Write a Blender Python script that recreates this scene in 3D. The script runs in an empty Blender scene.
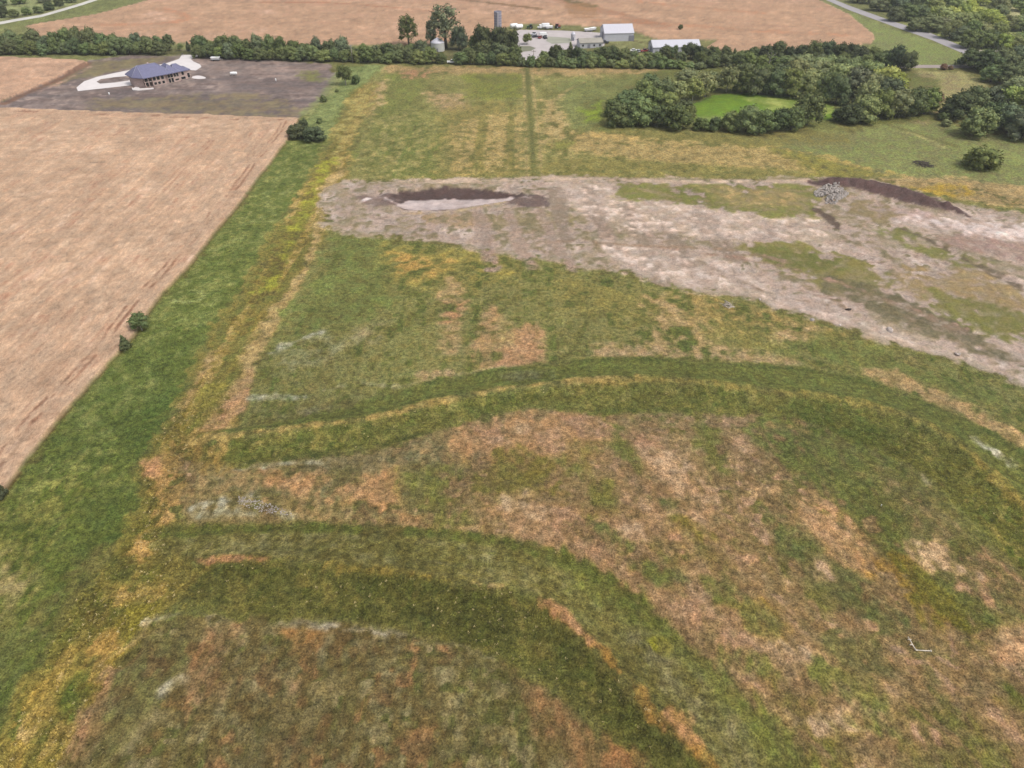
import bpy, bmesh, math, random
import numpy as np
from mathutils import Vector, Matrix
random.seed(7)
C = bpy.context.scene.collection
R = math.radians
# ------------------------------------------------------------------ camera
H, F, PITCH = 100.0, 692.0, R(38.4)
cam = bpy.data.objects.new('camera', bpy.data.cameras.new('camera'))
C.objects.link(cam)
cam.location = (0, 0, H)
cam.rotation_euler = (R(90) - PITCH, 0, 0)
cam.data.sensor_width = 36.0
cam.data.lens = F / 1024 * 36
cam.data.clip_start, cam.data.clip_end = 1.0, 20000
bpy.context.scene.camera = cam
CP, SP = math.cos(PITCH), math.sin(PITCH)
def at(px, py, z=0.0):
    """point of the level z seen in the photograph at px, py"""
    u, v = (px - 512) / F, (384 - py) / F
    dx, dy, dz = u, CP + v * SP, -SP + v * CP
    t = (z - H) / dz
    return (dx * t, dy * t)
def pxm(px, py):
    """pixels per metre across, and per metre of height, at a ground pixel"""
    x, y = at(px, py)
    D = y * CP + H * SP
    return F / D, F / D * (CP + (384 - py) / F * SP)
# ------------------------------------------------------------------ numpy noise
_rng = np.random.RandomState(5)
_T = _rng.rand(512, 512).astype(np.float32)
def vn(x, y, off=0):
    x = x + off * 17.31; y = y + off * 9.77
    xi = np.floor(x).astype(np.int64); yi = np.floor(y).astype(np.int64)
    fx = (x - xi); fy = (y - yi)
    fx = fx * fx * (3 - 2 * fx); fy = fy * fy * (3 - 2 * fy)
    a = _T[xi & 511, yi & 511]; b = _T[(xi + 1) & 511, yi & 511]
    c = _T[xi & 511, (yi + 1) & 511]; d = _T[(xi + 1) & 511, (yi + 1) & 511]
    return ((a * (1 - fx) + b * fx) * (1 - fy) + (c * (1 - fx) + d * fx) * fy) * 2 - 1
def fbm(x, y, sx, sy=None, oct=3, off=0):
    sy = sy or sx
    out = 0; amp = 1; tot = 0
    cs, sn = math.cos(.6), math.sin(.6)
    X, Y = x / sx, y / sy
    for k in range(oct):
        out = out + amp * vn(X, Y, off + k * 3.1); tot += amp; amp *= .55
        X, Y = X * 2.03, Y * 2.03
    return out / tot * 1.6
def sst(a, b, x):
    t = np.clip((x - a) / (b - a), 0, 1)
    return t * t * (3 - 2 * t)
def seg_dist(X, Y, pts, closed=False):
    """distance, arc length of the nearest point, signed side"""
    n = len(pts)
    best = np.full(X.shape, 1e9); arc = np.zeros(X.shape); side = np.zeros(X.shape)
    s0 = 0
    for i in range(n if closed else n - 1):
        ax, ay = pts[i]; bx, by = pts[(i + 1) % n]
        ex, ey = bx - ax, by - ay
        L = math.hypot(ex, ey) + 1e-9
        t = np.clip(((X - ax) * ex + (Y - ay) * ey) / (L * L), 0, 1)
        d = np.hypot(X - ax - t * ex, Y - ay - t * ey)
        m = d < best
        best = np.where(m, d, best); arc = np.where(m, s0 + t * L, arc)
        side = np.where(m, np.sign(ex * (Y - ay) - ey * (X - ax)), side)
        s0 += L
    return best, arc, side
def inside(X, Y, pts):
    r = np.zeros(X.shape, bool); n = len(pts)
    for i in range(n):
        ax, ay = pts[i]; bx, by = pts[(i + 1) % n]
        if ay == by: continue
        c = ((ay > Y) != (by > Y)) & (X < (bx - ax) * (Y - ay) / (by - ay) + ax)
        r ^= c
    return r
def smooth_px(pts, n=6):
    """Catmull-Rom through the given pixels"""
    out = []
    P = [pts[0]] + list(pts) + [pts[-1]]
    for i in range(1, len(P) - 2):
        for k in range(n):
            t = k / n
            o = []
            for a in (0, 1):
                p0, p1, p2, p3 = P[i - 1][a], P[i][a], P[i + 1][a], P[i + 2][a]
                o.append(.5 * (2 * p1 + (p2 - p0) * t + (2 * p0 - 5 * p1 + 4 * p2 - p3) * t * t + (3 * p1 - p0 - 3 * p2 + p3) * t ** 3))
            out.append(tuple(o))
    out.append(pts[-1])
    return out
# ------------------------------------------------------------------ ground grid
rows = list(np.arange(-260, 14, 18.0))
d = 14.0
while d < 720:
    rows.append(d); d += 1.25 * (d * d + 1e4) * .85 / 69200 if d > 34 else 1.2
st = 9.0
while d < 3600:
    rows.append(d); st *= 1.22; d += st
rows = np.array(rows); NR = len(rows)
NC = 1100
half = 1.42 * (74 + .592 * np.maximum(rows - 42, 0))
u = np.linspace(-1, 1, NC)
GX = (half[:, None] * u[None, :]).ravel(); GY = np.repeat(rows, NC)
GX = GX.astype(np.float64); GY = GY.astype(np.float64)
N = GX.size
col = np.zeros((N, 3))                        # sRGB 0..255 of the ground cover
n40 = fbm(GX, GY, 40, oct=3, off=1); n15 = fbm(GX, GY, 15, oct=3, off=2)
n6 = fbm(GX, GY, 6, oct=3, off=3); n2 = fbm(GX, GY, 2.2, oct=2, off=4)
m6 = fbm(GX, GY, 6, oct=3, off=13); m15 = fbm(GX, GY, 14, oct=3, off=12)
sY = fbm(GX, GY, 3.2, 38, oct=3, off=5)       # streaks along the old drilling direction
sY2 = fbm(GX, GY, 8, 120, oct=2, off=6)
sV = fbm(GX, GY, 3.4, 110, oct=3, off=16)
sX = fbm(GX, GY, 26, 2.5, oct=3, off=7)
_a, _b = at(340, 212), at(1000, 362); _n = math.hypot(_b[0] - _a[0], _b[1] - _a[1]); _c, _s = (_b[0] - _a[0]) / _n, (_b[1] - _a[1]) / _n
sT = fbm(GX * _c + GY * _s, -GX * _s + GY * _c, 22, 1.7, oct=3, off=8)
nf = fbm(GX, GY, 1.3, 2.2, oct=2, off=9); _w = sst(90, 190, GY); nf = nf * (1 - _w) + n2 * _w
_w = sst(260, 420, GY); nf = nf * (1 - _w) + (.5 * n2 + .7 * n6) * _w
W = lambda pts: [at(*p) for p in pts]
def mix(c, m):
    m = np.clip(m, 0, 1)[:, None] if m.ndim == 1 else m
    return m
def _sub(w, marg):
    a = np.array(w)
    x0, y0 = a.min(0) - marg; x1, y1 = a.max(0) + marg
    return np.nonzero((GX > x0) & (GX < x1) & (GY > y0) & (GY < y1))[0]
def _wob(i, wob):
    return wob * (.75 * m15[i] + .65 * n6[i] + .35 * n2[i])
DITH = 1.0
def _put(i, m, c):
    m = np.clip(m, 0, 1)
    m = np.clip(m + 2.2 * DITH * nf[i] * m * (1 - m), 0, 1)[:, None]
    col[i] = col[i] * (1 - m) + np.array(c) * m
def brk(i, b, kind):
    """break a cover up: b = 0 solid .. 1 very patchy"""
    if not b: return 1.0
    s = {'y': .7 * sY[i] + .3 * n6[i] + .25 * n2[i], 'x': .7 * sX[i] + .3 * n6[i] + .2 * n2[i], 'n': .6 * n6[i] + .5 * n2[i] + .4 * n15[i],
         'f': .5 * FL[i] + .5 * FL2[i] + .3 * n2[i] + .25 * n6[i], 'v': sV[i] + .12 * n2[i], 'Y': .9 * sY2[i] + .35 * sY[i] + .2 * n6[i], 't': .8 * sT[i] + .3 * n2[i] + .2 * n6[i], '2': n2[i] + .3 * n6[i]}[kind]
    return sst(-.95 + 1.2 * b - .2, -.95 + 1.2 * b + .2, s)
def POLY(pts, c, a=1.0, soft=1.2, wob=1.5, b=0, k='n', sm=True):
    w = W(pts)
    i = _sub(w, soft + wob * 2 + 1)
    if not len(i): return
    X, Y = GX[i], GY[i]
    dd = seg_dist(X, Y, w, True)[0]
    sd = np.where(inside(X, Y, w), dd, -dd) + _wob(i, wob)
    m = sst(-soft, soft, sd) * a * brk(i, b, k)
    _put(i, m, c)
def LINE(pts, wid, c, a=1.0, soft=.8, wob=.8, b=0, k='n', sm=True):
    w = W(smooth_px(pts) if sm else pts)
    wm = max(wid) if isinstance(wid, (list, tuple)) else wid
    i = _sub(w, soft + wob * 2 + wm)
    if not len(i): return
    dd, arc, _ = seg_dist(GX[i], GY[i], w)
    if isinstance(wid, (list, tuple)):
        L = arc.max() + 1e-6
        ww = np.interp(arc / L, np.linspace(0, 1, len(wid)), wid)
    else: ww = wid
    m = sst(-soft, soft, ww / 2 - dd + _wob(i, wob)) * a * brk(i, b, k)
    _put(i, m, c)
# streaks that follow the contour of the lower terrace
T2 = [(150, 527), (188, 527), (262, 524), (340, 524), (381, 525), (452, 531), (520, 542), (580, 562), (617, 584), (647, 606), (677, 634), (697, 652), (735, 690), (772, 724), (817, 768), (900, 850)]
T1 = [(170, 452), (240, 437), (300, 430), (363, 423), (420, 409), (470, 398), (530, 389), (589, 382), (640, 380), (683, 382), (766, 392), (848, 402), (911, 419), (964, 450), (997, 483), (1024, 508), (1100, 590)]
w2 = W(smooth_px(T2, 3)); 
FL = np.zeros(N)
i = np.nonzero((GY > 10) & (GY < 175))[0]
dd, arc, side = seg_dist(GX[i], GY[i], w2)
FL[i] = fbm(dd * np.where(side == 0, 1, side), arc, 3.0, 26, oct=3, off=21)
FL2 = np.zeros(N); FL2[i] = fbm(dd * side + 900, arc, 1.2, 16, oct=3, off=23)
FD = np.zeros(N); FD[i] = dd * side
# ------------------------------------------------------------------ ground cover
grnd = random.Random(21)
GREEN, MID, OLIVE, DARK = (92, 112, 52), (106, 116, 66), (122, 117, 70), (72, 86, 42)
STRAW, YEL, ORANGE, PINK, TAN = (178, 154, 104), (150, 134, 66), (186, 142, 102), (172, 142, 108), (172, 148, 112)
SAGE, GREYW, PALE, SOIL, WHITE = (138, 139, 92), (140, 136, 106), (178, 160, 148), (140, 121, 111), (212, 200, 196)
WHEAT, WHEATF = (213, 178, 147), (201, 162, 130)
b0 = sst(-.8, .8, .5 * sY + .5 * n15 + .4 * n6)[:, None]
col[:] = np.array(OLIVE) * (1 - b0) + np.array(MID) * b0
# --- far background: beyond the hedgerows
POLY([(-300, 60), (-300, -30), (1324, -30), (1324, 70)], (128, 132, 84), soft=6, wob=3)
POLY([(-60, 29), (20, 26), (60, 19), (97, 12), (140, 0), (110, -4), (90, 0), (60, 11), (30, 18), (0, 23), (-60, 30)], (122, 130, 80), soft=2, wob=1)
POLY([(-150, 22), (0, 20), (60, 8), (90, -6), (60, -20), (-150, -20)], (150, 158, 108), soft=3, wob=3, b=.2)
# upper right: light meadow between the woods, verge of the road
POLY([(850, -8), (1150, -20), (1150, 60), (975, 52), (930, 34)], (158, 166, 104), soft=3, wob=3)
POLY([(1000, 8), (1040, 4), (1040, 14), (1010, 16)], (196, 190, 140), soft=3, wob=4)
POLY([(848, 12), (890, 28), (930, 42), (972, 58), (962, 68), (900, 66), (860, 60), (876, 38)], (146, 152, 98), soft=2, wob=2)
POLY([(848, 12), (890, 28), (930, 42), (972, 58), (962, 68), (900, 66), (860, 60), (876, 38)], (122, 134, 76), a=.6, soft=2, wob=2, b=.55)
POLY([(900, 72), (965, 72), (1000, 92), (960, 100), (935, 130), (905, 125)], (176, 160, 116), soft=3, wob=3)
POLY([(900, 72), (965, 72), (1000, 92), (960, 100), (935, 130), (905, 125)], (150, 148, 98), a=.7, soft=3, wob=3, b=.5)
# right: sage pasture
POLY([(700, 142), (760, 138), (830, 134), (900, 122), (940, 122), (1000, 135), (1080, 150), (1080, 192), (960, 186), (860, 178), (770, 152)], SAGE, soft=3, wob=2)
POLY([(700, 142), (760, 138), (830, 134), (900, 122), (940, 122), (1000, 135), (1080, 150), (1080, 192), (960, 186), (860, 178), (770, 152)], (118, 130, 76), a=.6, soft=3, wob=2, b=.5)
POLY([(690, 145), (750, 143), (800, 150), (870, 168), (900, 178), (820, 178), (770, 165)], (136, 132, 68), a=.8, soft=2, wob=2, b=.2)
LINE([(770, 146), (820, 156), (870, 170), (930, 182)], 4, (168, 150, 92), a=.7, wob=2, b=.2)
POLY([(860, 176), (960, 178), (1060, 192), (1060, 214), (960, 200), (890, 184)], (184, 158, 112), a=.9, soft=2, wob=2, b=.15)
POLY([(905, 187), (960, 184), (985, 196), (950, 199)], (166, 142, 62), a=.7, soft=2, wob=2, b=.4)
LINE([(880, 122), (905, 130), (930, 138), (955, 146)], 2.5, (92, 98, 58), a=.75, wob=1)
LINE([(895, 131), (920, 136), (945, 148)], 2, (178, 172, 116), a=.7, wob=1)
# --- upper field between hedgerow and the bare soil
UF = [(352, 66), (700, 66), (720, 140), (815, 178), (345, 182), (330, 160)]
POLY(UF, (120, 120, 68), soft=2, wob=2)
POLY(UF, (100, 116, 58), a=.85, soft=2, wob=2, b=.45, k='y')
POLY(UF, (160, 142, 92), a=.6, soft=2, wob=2, b=.6, k='y')
POLY(UF, (172, 152, 102), a=.6, soft=2, wob=2, b=.58, k='Y')
POLY(UF, (92, 112, 54), a=.6, soft=2, wob=2, b=.6, k='Y')
POLY([(372, 112), (432, 108), (442, 140), (440, 178), (358, 178)], (96, 112, 54), a=.85, soft=4, wob=3, b=.3, k='y')
POLY(UF, (172, 156, 108), a=.55, soft=2, wob=2, b=.66, k='v')
POLY([(372, 100), (432, 100), (442, 140), (440, 178), (356, 178)], (92, 112, 54), a=.7, soft=4, wob=3, b=.25, k='v')
POLY(UF, (100, 116, 58), a=.5, soft=2, wob=2, b=.6, k='v')
POLY(UF, (150, 140, 92), a=.4, soft=2, wob=2, b=.6, k='y')
POLY([(390, 72), (430, 72), (420, 100), (385, 118), (366, 118)], (104, 118, 60), a=.7, soft=4, wob=3, b=.3)
POLY([(372, 82), (388, 80), (372, 118), (350, 124)], (180, 156, 112), a=.8, soft=3, wob=3, b=.25)
POLY([(380, 66), (480, 66), (690, 69), (690, 72), (560, 75), (470, 74), (390, 73)], (176, 150, 106), a=.85, soft=3, wob=3, b=.2)
POLY([(404, 70), (430, 70), (428, 78), (402, 78)], (172, 132, 102), a=.7, soft=3, wob=3, b=.3)
POLY([(428, 92), (462, 94), (468, 110), (440, 112)], (164, 142, 106), a=.75, soft=4, wob=3, b=.2)
POLY([(468, 74), (522, 74), (524, 98), (470, 98)], (108, 120, 54), a=.75, soft=4, wob=3, b=.25)
POLY([(446, 110), (520, 100), (524, 176), (440, 178)], (132, 124, 72), a=.6, soft=4, wob=4, b=.3, k='y')
POLY([(455, 120), (524, 112), (526, 170), (450, 172)], (172, 152, 102), a=.6, soft=4, wob=3, b=.5, k='v')
POLY([(560, 82), (640, 76), (625, 92), (604, 112), (598, 128), (572, 130), (552, 112)], (110, 122, 72), a=.9, soft=4, wob=3, b=.05)
POLY([(586, 112), (600, 100), (606, 118), (588, 122)], (122, 140, 50), a=.8, soft=4, wob=3, b=.2)
POLY([(604, 132), (700, 134), (850, 134), (850, 144), (720, 146), (600, 140)], (122, 120, 70), a=.8, soft=2, wob=1.5, b=.2)
LINE([(527, 68), (529, 100), (532, 140), (534, 176)], [2.6, 2.4, 2.2, 2], (92, 100, 56), a=.9, wob=.4, b=.1)
LINE([(523.5, 72), (524.5, 100), (526, 140), (527, 176)], 1.0, (168, 150, 104), a=.7, wob=.3)
LINE([(532, 72), (535, 100), (539, 140), (542, 176)], 1.2, (176, 156, 108), a=.8, wob=.3)
POLY([(540, 100), (556, 98), (562, 122), (568, 136), (560, 150), (545, 150)], (182, 160, 110), a=.85, soft=3, wob=4, b=.35)
LINE([(585, 82), (565, 92), (552, 104), (548, 120)], 2, (170, 152, 106), a=.7, wob=1)
POLY([(570, 132), (600, 134), (690, 143), (760, 148), (800, 160), (812, 172), (700, 166), (620, 158), (570, 150)], (178, 156, 104), a=.9, soft=3, wob=3, b=.25, k='x')
POLY([(574, 131), (640, 136), (640, 140), (575, 138)], (196, 168, 108), a=.8, soft=2, wob=1.5, b=.2)
POLY([(540, 160), (600, 158), (720, 166), (800, 172), (808, 178), (540, 178)], (126, 122, 70), a=.7, soft=3, wob=3, b=.35, k='x')
LINE([(586, 130), (566, 140), (556, 152)], 2.5, (96, 104, 58), a=.7, wob=1)
POLY([(553, 140), (575, 142), (565, 150), (548, 150)], (112, 118, 60), a=.7, soft=2, wob=2)
# --- grass strip along the wheat
GS = [(296, 122), (338, 66), (380, 66), (352, 92), (336, 130), (323, 154), (300, 196), (262, 257), (244, 290), (216, 327), (187, 388), (173, 416), (155, 445), (136, 468), (146, 499), (124, 544), (94, 577), (67, 604), (49, 652), (22, 705), (0, 760), (-60, 860), (-260, 860), (-120, 640), (0, 494), (56, 424), (117, 356), (188, 269), (239, 206)]
POLY(GS, GREEN, soft=2.2, wob=1.6)
POLY(GS, (104, 120, 60), a=.5, soft=2, wob=1.5, b=.55, k='y')
POLY(GS, (76, 100, 46), a=.5, soft=2, wob=1.5, b=.66)
POLY(GS, (118, 126, 74), a=.35, soft=2, wob=1.5, b=.66, k='n')
POLY([(300, 118), (330, 76), (345, 66), (380, 66), (352, 92), (336, 130), (310, 150)], (128, 140, 88), a=.9, soft=3, wob=3, b=.1)
POLY([(-20, 540), (40, 500), (90, 480), (70, 520), (45, 560), (20, 640), (-20, 700)], (128, 130, 74), a=.6, soft=5, wob=5, b=.25)
POLY([(-20, 560), (30, 550), (20, 590), (-10, 640)], (152, 142, 104), a=.6, soft=4, wob=4, b=.3)
POLY([(-40, 640), (50, 610), (40, 660), (10, 720), (-30, 790), (-80, 790)], (92, 104, 60), a=.6, soft=4, wob=4, b=.2)
POLY([(90, 500), (140, 490), (120, 540), (85, 575), (60, 570)], (70, 90, 42), a=.65, soft=4, wob=3, b=.15)
POLY([(120, 440), (165, 395), (185, 385), (160, 440), (135, 466)], (72, 96, 42), a=.7, soft=3, wob=3, b=.2)
LINE([(172, 294), (185, 290), (200, 292), (205, 298), (190, 303), (174, 300)], .7, (132, 140, 90), a=.5, wob=.3)
LINE([(200, 299), (225, 301), (245, 300)], .8, (140, 146, 92), a=.5, wob=.3)
# --- weedy yellow strip
YS = [(352, 92), (376, 82), (368, 112), (352, 150), (345, 182), (330, 226), (312, 266), (296, 300), (272, 338), (258, 366), (252, 404), (240, 428), (205, 440), (185, 460), (170, 490), (164, 524), (172, 560), (178, 600), (160, 622), (134, 650), (110, 680), (92, 715), (60, 768), (20, 860), (-80, 860), (0, 760), (22, 705), (49, 652), (67, 604), (94, 577), (124, 544), (146, 499), (136, 468), (173, 416), (187, 388), (216, 327), (244, 290), (262, 257), (300, 196), (323, 154), (336, 130)]
POLY(YS, (130, 120, 66), soft=1.8, wob=2)
POLY(YS, YEL, a=.85, soft=1.8, wob=2, b=.35, k='n')
POLY(YS, (186, 160, 104), a=.75, soft=1.8, wob=2, b=.58, k='n')
POLY(YS, (92, 100, 48), a=.7, soft=1.8, wob=2, b=.62, k='y')
POLY([(352, 96), (372, 86), (360, 130), (345, 160), (330, 160), (338, 130)], (160, 150, 92), a=.7, soft=2, wob=3, b=.2)
POLY([(320, 160), (336, 158), (326, 185), (300, 235), (276, 292), (258, 292), (288, 236), (305, 200)], (140, 142, 58), a=.7, soft=2, wob=2, b=.2)
LINE([(345, 168), (326, 188), (322, 214), (308, 262), (290, 296), (262, 338), (246, 372), (236, 408)], [3.5, 3, 2.5, 3.5, 4, 5, 6, 6], (186, 160, 110), a=.9, soft=1.2, wob=1.6, b=.12)
POLY([(246, 366), (256, 372), (252, 410), (226, 428), (205, 432), (222, 400)], (178, 142, 106), a=.8, soft=2, wob=2, b=.2)
LINE([(214, 352), (198, 382), (182, 408), (176, 418)], 2.2, (184, 154, 108), a=.75, wob=1.2, b=.2)
POLY([(196, 392), (222, 372), (236, 360), (232, 384), (206, 416), (190, 420)], (140, 132, 66), a=.7, soft=2, wob=2, b=.3)
POLY([(140, 466), (160, 454), (192, 448), (214, 452), (206, 476), (186, 512), (168, 528), (150, 528), (156, 492)], (182, 148, 94), a=.9, soft=2, wob=2, b=.18, k='2')
POLY([(138, 462), (158, 458), (158, 474), (142, 478)], (190, 144, 104), a=.8, soft=2, wob=1.5, b=.15)
POLY([(146, 530), (170, 528), (164, 548), (140, 564), (120, 562)], (178, 146, 90), a=.85, soft=1.5, wob=1.5, b=.2, k='2')
POLY([(110, 556), (130, 560), (134, 576), (112, 580)], (76, 84, 42), a=.9, soft=1.5, wob=1.2)
POLY([(92, 612), (110, 592), (140, 584), (166, 584), (160, 598), (128, 604)], (168, 144, 88), a=.8, soft=1.6, wob=1.3, b=.2, k='2')
POLY([(130, 604), (168, 600), (150, 624), (110, 646), (100, 640)], (126, 120, 54), a=.8, soft=1.5, wob=1.5, b=.2)
POLY([(100, 632), (120, 624), (116, 648), (92, 664), (84, 652)], (168, 138, 82), a=.85, soft=1.5, wob=1.5, b=.2, k='2')
POLY([(56, 658), (80, 640), (70, 690), (40, 740), (10, 800), (-10, 800), (30, 710)], (150, 132, 72), a=.75, soft=2, wob=2, b=.35, k='2')
POLY([(62, 700), (84, 680), (88, 690), (70, 722), (60, 720)], (76, 94, 40), a=.85, soft=1.5, wob=1.5, b=.1)
POLY([(76, 742), (60, 770), (36, 800), (14, 800), (40, 752), (60, 726)], (132, 122, 62), a=.7, soft=1.5, wob=1.5, b=.25)
POLY([(60, 570), (95, 545), (112, 548), (90, 590), (60, 625), (48, 648), (40, 640)], (100, 102, 62), a=.7, soft=2, wob=2, b=.25)
# --- middle field: between bare soil and upper terrace
MF = [(332, 230), (345, 233), (450, 245), (560, 264), (640, 280), (760, 304), (900, 345), (1024, 384), (1100, 410), (1100, 520), (1024, 456), (993, 433), (931, 405), (869, 382), (807, 369), (745, 365), (660, 358), (600, 359), (527, 367), (429, 382), (360, 400), (240, 430), (252, 400), (258, 366), (296, 300)]
POLY(MF, (108, 112, 60), soft=1.5, wob=1.2)
POLY(MF, (88, 106, 50), a=.9, soft=1.5, wob=1.2, b=.32, k='y')
POLY(MF, (152, 138, 92), a=.55, soft=1.5, wob=1.2, b=.62, k='v')
POLY(MF, (132, 126, 76), a=.6, soft=1.5, wob=1.2, b=.6, k='n')
POLY(MF, (168, 162, 122), a=.4, soft=1.5, wob=1.2, b=.72, k='2')
POLY(MF, (84, 94, 46), a=.4, soft=1.5, wob=1.2, b=.7, k='2')
POLY([(335, 235), (400, 240), (385, 300), (330, 345), (275, 352), (300, 300)], (92, 108, 56), a=.7, soft=4, wob=4, b=.25)
POLY([(390, 245), (500, 256), (520, 272), (470, 290), (395, 280)], (138, 130, 70), a=.65, soft=4, wob=4, b=.3)
POLY([(400, 258), (440, 262), (436, 274), (402, 272)], (176, 142, 82), a=.55, soft=4, wob=4, b=.35)
POLY([(446, 278), (460, 280), (463, 318), (458, 352), (444, 350), (440, 318)], (168, 144, 104), a=.75, soft=2, wob=2, b=.2, k='y')
POLY([(444, 303), (462, 303), (462, 322), (444, 322)], (184, 142, 104), a=.8, soft=2.5, wob=2, b=.25)
POLY([(488, 302), (500, 308), (500, 340), (496, 368), (470, 366), (474, 334)], (174, 144, 104), a=.85, soft=2, wob=2, b=.2, k='y')
POLY([(512, 330), (536, 324), (541, 352), (546, 364), (494, 370), (500, 350)], (184, 144, 108), a=.9, soft=2, wob=2, b=.12, k='y')
POLY([(500, 318), (514, 318), (512, 342), (500, 346)], (150, 136, 92), a=.6, soft=2, wob=2, b=.2)
POLY([(270, 352), (300, 336), (336, 320), (344, 345), (330, 362), (290, 366)], (134, 134, 98), a=.6, soft=2.5, wob=3, b=.35, k='x')
LINE([(268, 354), (290, 344), (312, 335), (330, 330)], 1.6, (160, 158, 136), a=.6, wob=1.2, b=.4, k='2')
POLY([(355, 330), (380, 325), (372, 345), (352, 350)], (150, 140, 106), a=.55, soft=2.5, wob=3, b=.4)
LINE([(250, 398), (275, 397), (306, 397)], 2.0, (172, 170, 146), a=.75, wob=.8, b=.35, k='x')
LINE([(325, 390), (365, 384), (395, 388)], 1.4, (168, 164, 126), a=.6, wob=.8, b=.35, k='x')
LINE([(400, 388), (450, 376), (500, 370), (545, 365)], 1.6, (164, 152, 108), a=.65, wob=.8, b=.3)
POLY([(425, 376), (450, 372), (458, 380), (430, 384)], (178, 148, 112), a=.7, soft=1.5, wob=1.5, b=.3)
POLY([(292, 410), (330, 405), (350, 412), (340, 420), (300, 424)], (132, 122, 104), a=.85, soft=1.5, wob=1.5, b=.12)
POLY([(250, 404), (300, 402), (420, 390), (400, 404), (300, 424), (248, 428)], (112, 112, 74), a=.5, soft=2, wob=2, b=.3)
POLY([(560, 280), (640, 292), (760, 322), (760, 345), (640, 330), (560, 310)], (122, 118, 66), a=.65, soft=4, wob=4, b=.3)
POLY([(650, 296), (700, 305), (690, 340), (740, 356), (640, 350), (640, 320)], (168, 144, 104), a=.7, soft=4, wob=5, b=.4)
POLY([(590, 345), (660, 348), (745, 354), (800, 362), (790, 366), (690, 358), (600, 358)], (176, 150, 114), a=.75, soft=2, wob=2, b=.25)
POLY([(690, 292), (770, 308), (860, 340), (850, 352), (760, 330), (690, 312)], (150, 132, 82), a=.6, soft=3, wob=4, b=.4)
POLY([(780, 330), (860, 345), (960, 378), (1000, 400), (940, 392), (850, 366), (790, 350)], (96, 110, 56), a=.7, soft=3, wob=4, b=.3)
POLY([(780, 326), (812, 330), (806, 340), (780, 338)], (172, 146, 108), a=.6, soft=2.5, wob=3, b=.35)
POLY([(868, 372), (900, 372), (940, 390), (985, 414), (1024, 440), (1080, 490), (1080, 500), (1024, 452), (985, 428), (930, 402), (890, 386)], (180, 150, 108), a=.85, soft=1.6, wob=1.8, b=.2)
# --- centre field between the terraces
CF = [(172, 452), (240, 462), (383, 446), (453, 424), (527, 408), (589, 411), (766, 411), (860, 420), (952, 456), (1006, 520), (1100, 600), (1100, 860), (880, 860), (817, 768), (735, 690), (677, 634), (617, 585), (580, 562), (520, 542), (452, 531), (340, 524), (188, 526)]
POLY(CF, (152, 130, 94), soft=1.5, wob=1.2)
POLY(CF, (116, 114, 68), a=.75, soft=1.5, wob=1.2, b=.5, k='f')
POLY(CF, (178, 146, 116), a=.7, soft=1.5, wob=1.2, b=.46, k='f')
POLY(CF, (186, 160, 126), a=.4, soft=1.5, wob=1.2, b=.72, k='2')
POLY(CF, (92, 92, 50), a=.4, soft=1.5, wob=1.2, b=.7, k='2')
LEFTC = [(190, 462), (300, 452), (400, 446), (440, 430), (450, 470), (430, 520), (330, 522), (190, 524)]
POLY(LEFTC, (112, 112, 68), a=.85, soft=3, wob=3, b=.1)
POLY(LEFTC, GREYW, a=.6, soft=3, wob=3, b=.58, k='x')
POLY(LEFTC, (158, 136, 98), a=.6, soft=3, wob=3, b=.6, k='n')
POLY([(330, 450), (384, 450), (378, 472), (330, 474), (290, 468)], (122, 116, 88), a=.6, soft=2, wob=2, b=.2, k='x')
POLY([(262, 470), (300, 470), (340, 478), (400, 470), (402, 498), (388, 520), (360, 520), (348, 497), (300, 494), (270, 488)], (182, 142, 100), a=.85, soft=2.5, wob=3, b=.36)
POLY([(380, 512), (430, 512), (432, 528), (384, 528)], (170, 136, 96), a=.7, soft=2, wob=2, b=.25)
POLY([(400, 470), (455, 460), (470, 520), (440, 526), (402, 500)], (106, 114, 62), a=.75, soft=3, wob=3, b=.25)
LINE([(194, 508), (215, 502), (238, 500), (256, 497)], 1.8, (164, 160, 142), a=.75, wob=1.2, b=.35, k='x')
LINE([(200, 514), (240, 512), (290, 515)], 1.6, (158, 156, 134), a=.7, wob=1, b=.35, k='x')
LINE([(222, 468), (255, 462), (300, 462), (330, 458)], 2.0, (156, 152, 130), a=.65, wob=1.2, b=.4, k='x')
POLY([(455, 425), (530, 410), (560, 414), (600, 412), (612, 440), (600, 466), (560, 462), (530, 476), (480, 470), (450, 448)], (186, 146, 104), a=.85, soft=3.5, wob=4, b=.3, k='y')
POLY([(474, 462), (520, 448), (545, 462), (545, 490), (500, 500), (478, 490)], (116, 112, 62), a=.8, soft=3, wob=3, b=.25)
POLY([(476, 510), (560, 500), (640, 520), (660, 560), (690, 620), (720, 660), (690, 640), (617, 582), (580, 558), (520, 538)], (170, 138, 106), a=.85, soft=3, wob=3, b=.12)
POLY([(600, 420), (650, 430), (700, 480), (760, 560), (820, 650), (890, 740), (900, 800), (860, 800), (780, 715), (720, 640), (665, 575), (630, 510), (600, 470)], (166, 136, 104), a=.7, soft=4, wob=4, b=.28, k='f')
POLY([(608, 428), (622, 426), (640, 462), (650, 478), (630, 474), (618, 450)], (104, 112, 58), a=.9, soft=2, wob=1.5, b=.1)
POLY([(580, 480), (610, 478), (616, 510), (590, 516)], (112, 112, 62), a=.8, soft=2, wob=2, b=.2)
POLY([(594, 415), (604, 416), (600, 440), (590, 438)], (122, 116, 62), a=.6, soft=2, wob=1.5, b=.2)
POLY([(700, 425), (718, 430), (736, 466), (720, 470), (706, 448)], (104, 112, 58), a=.85, soft=2, wob=2, b=.15)
POLY([(560, 440), (600, 445), (590, 470), (570, 470)], (128, 118, 70), a=.7, soft=2, wob=2, b=.3)
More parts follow.
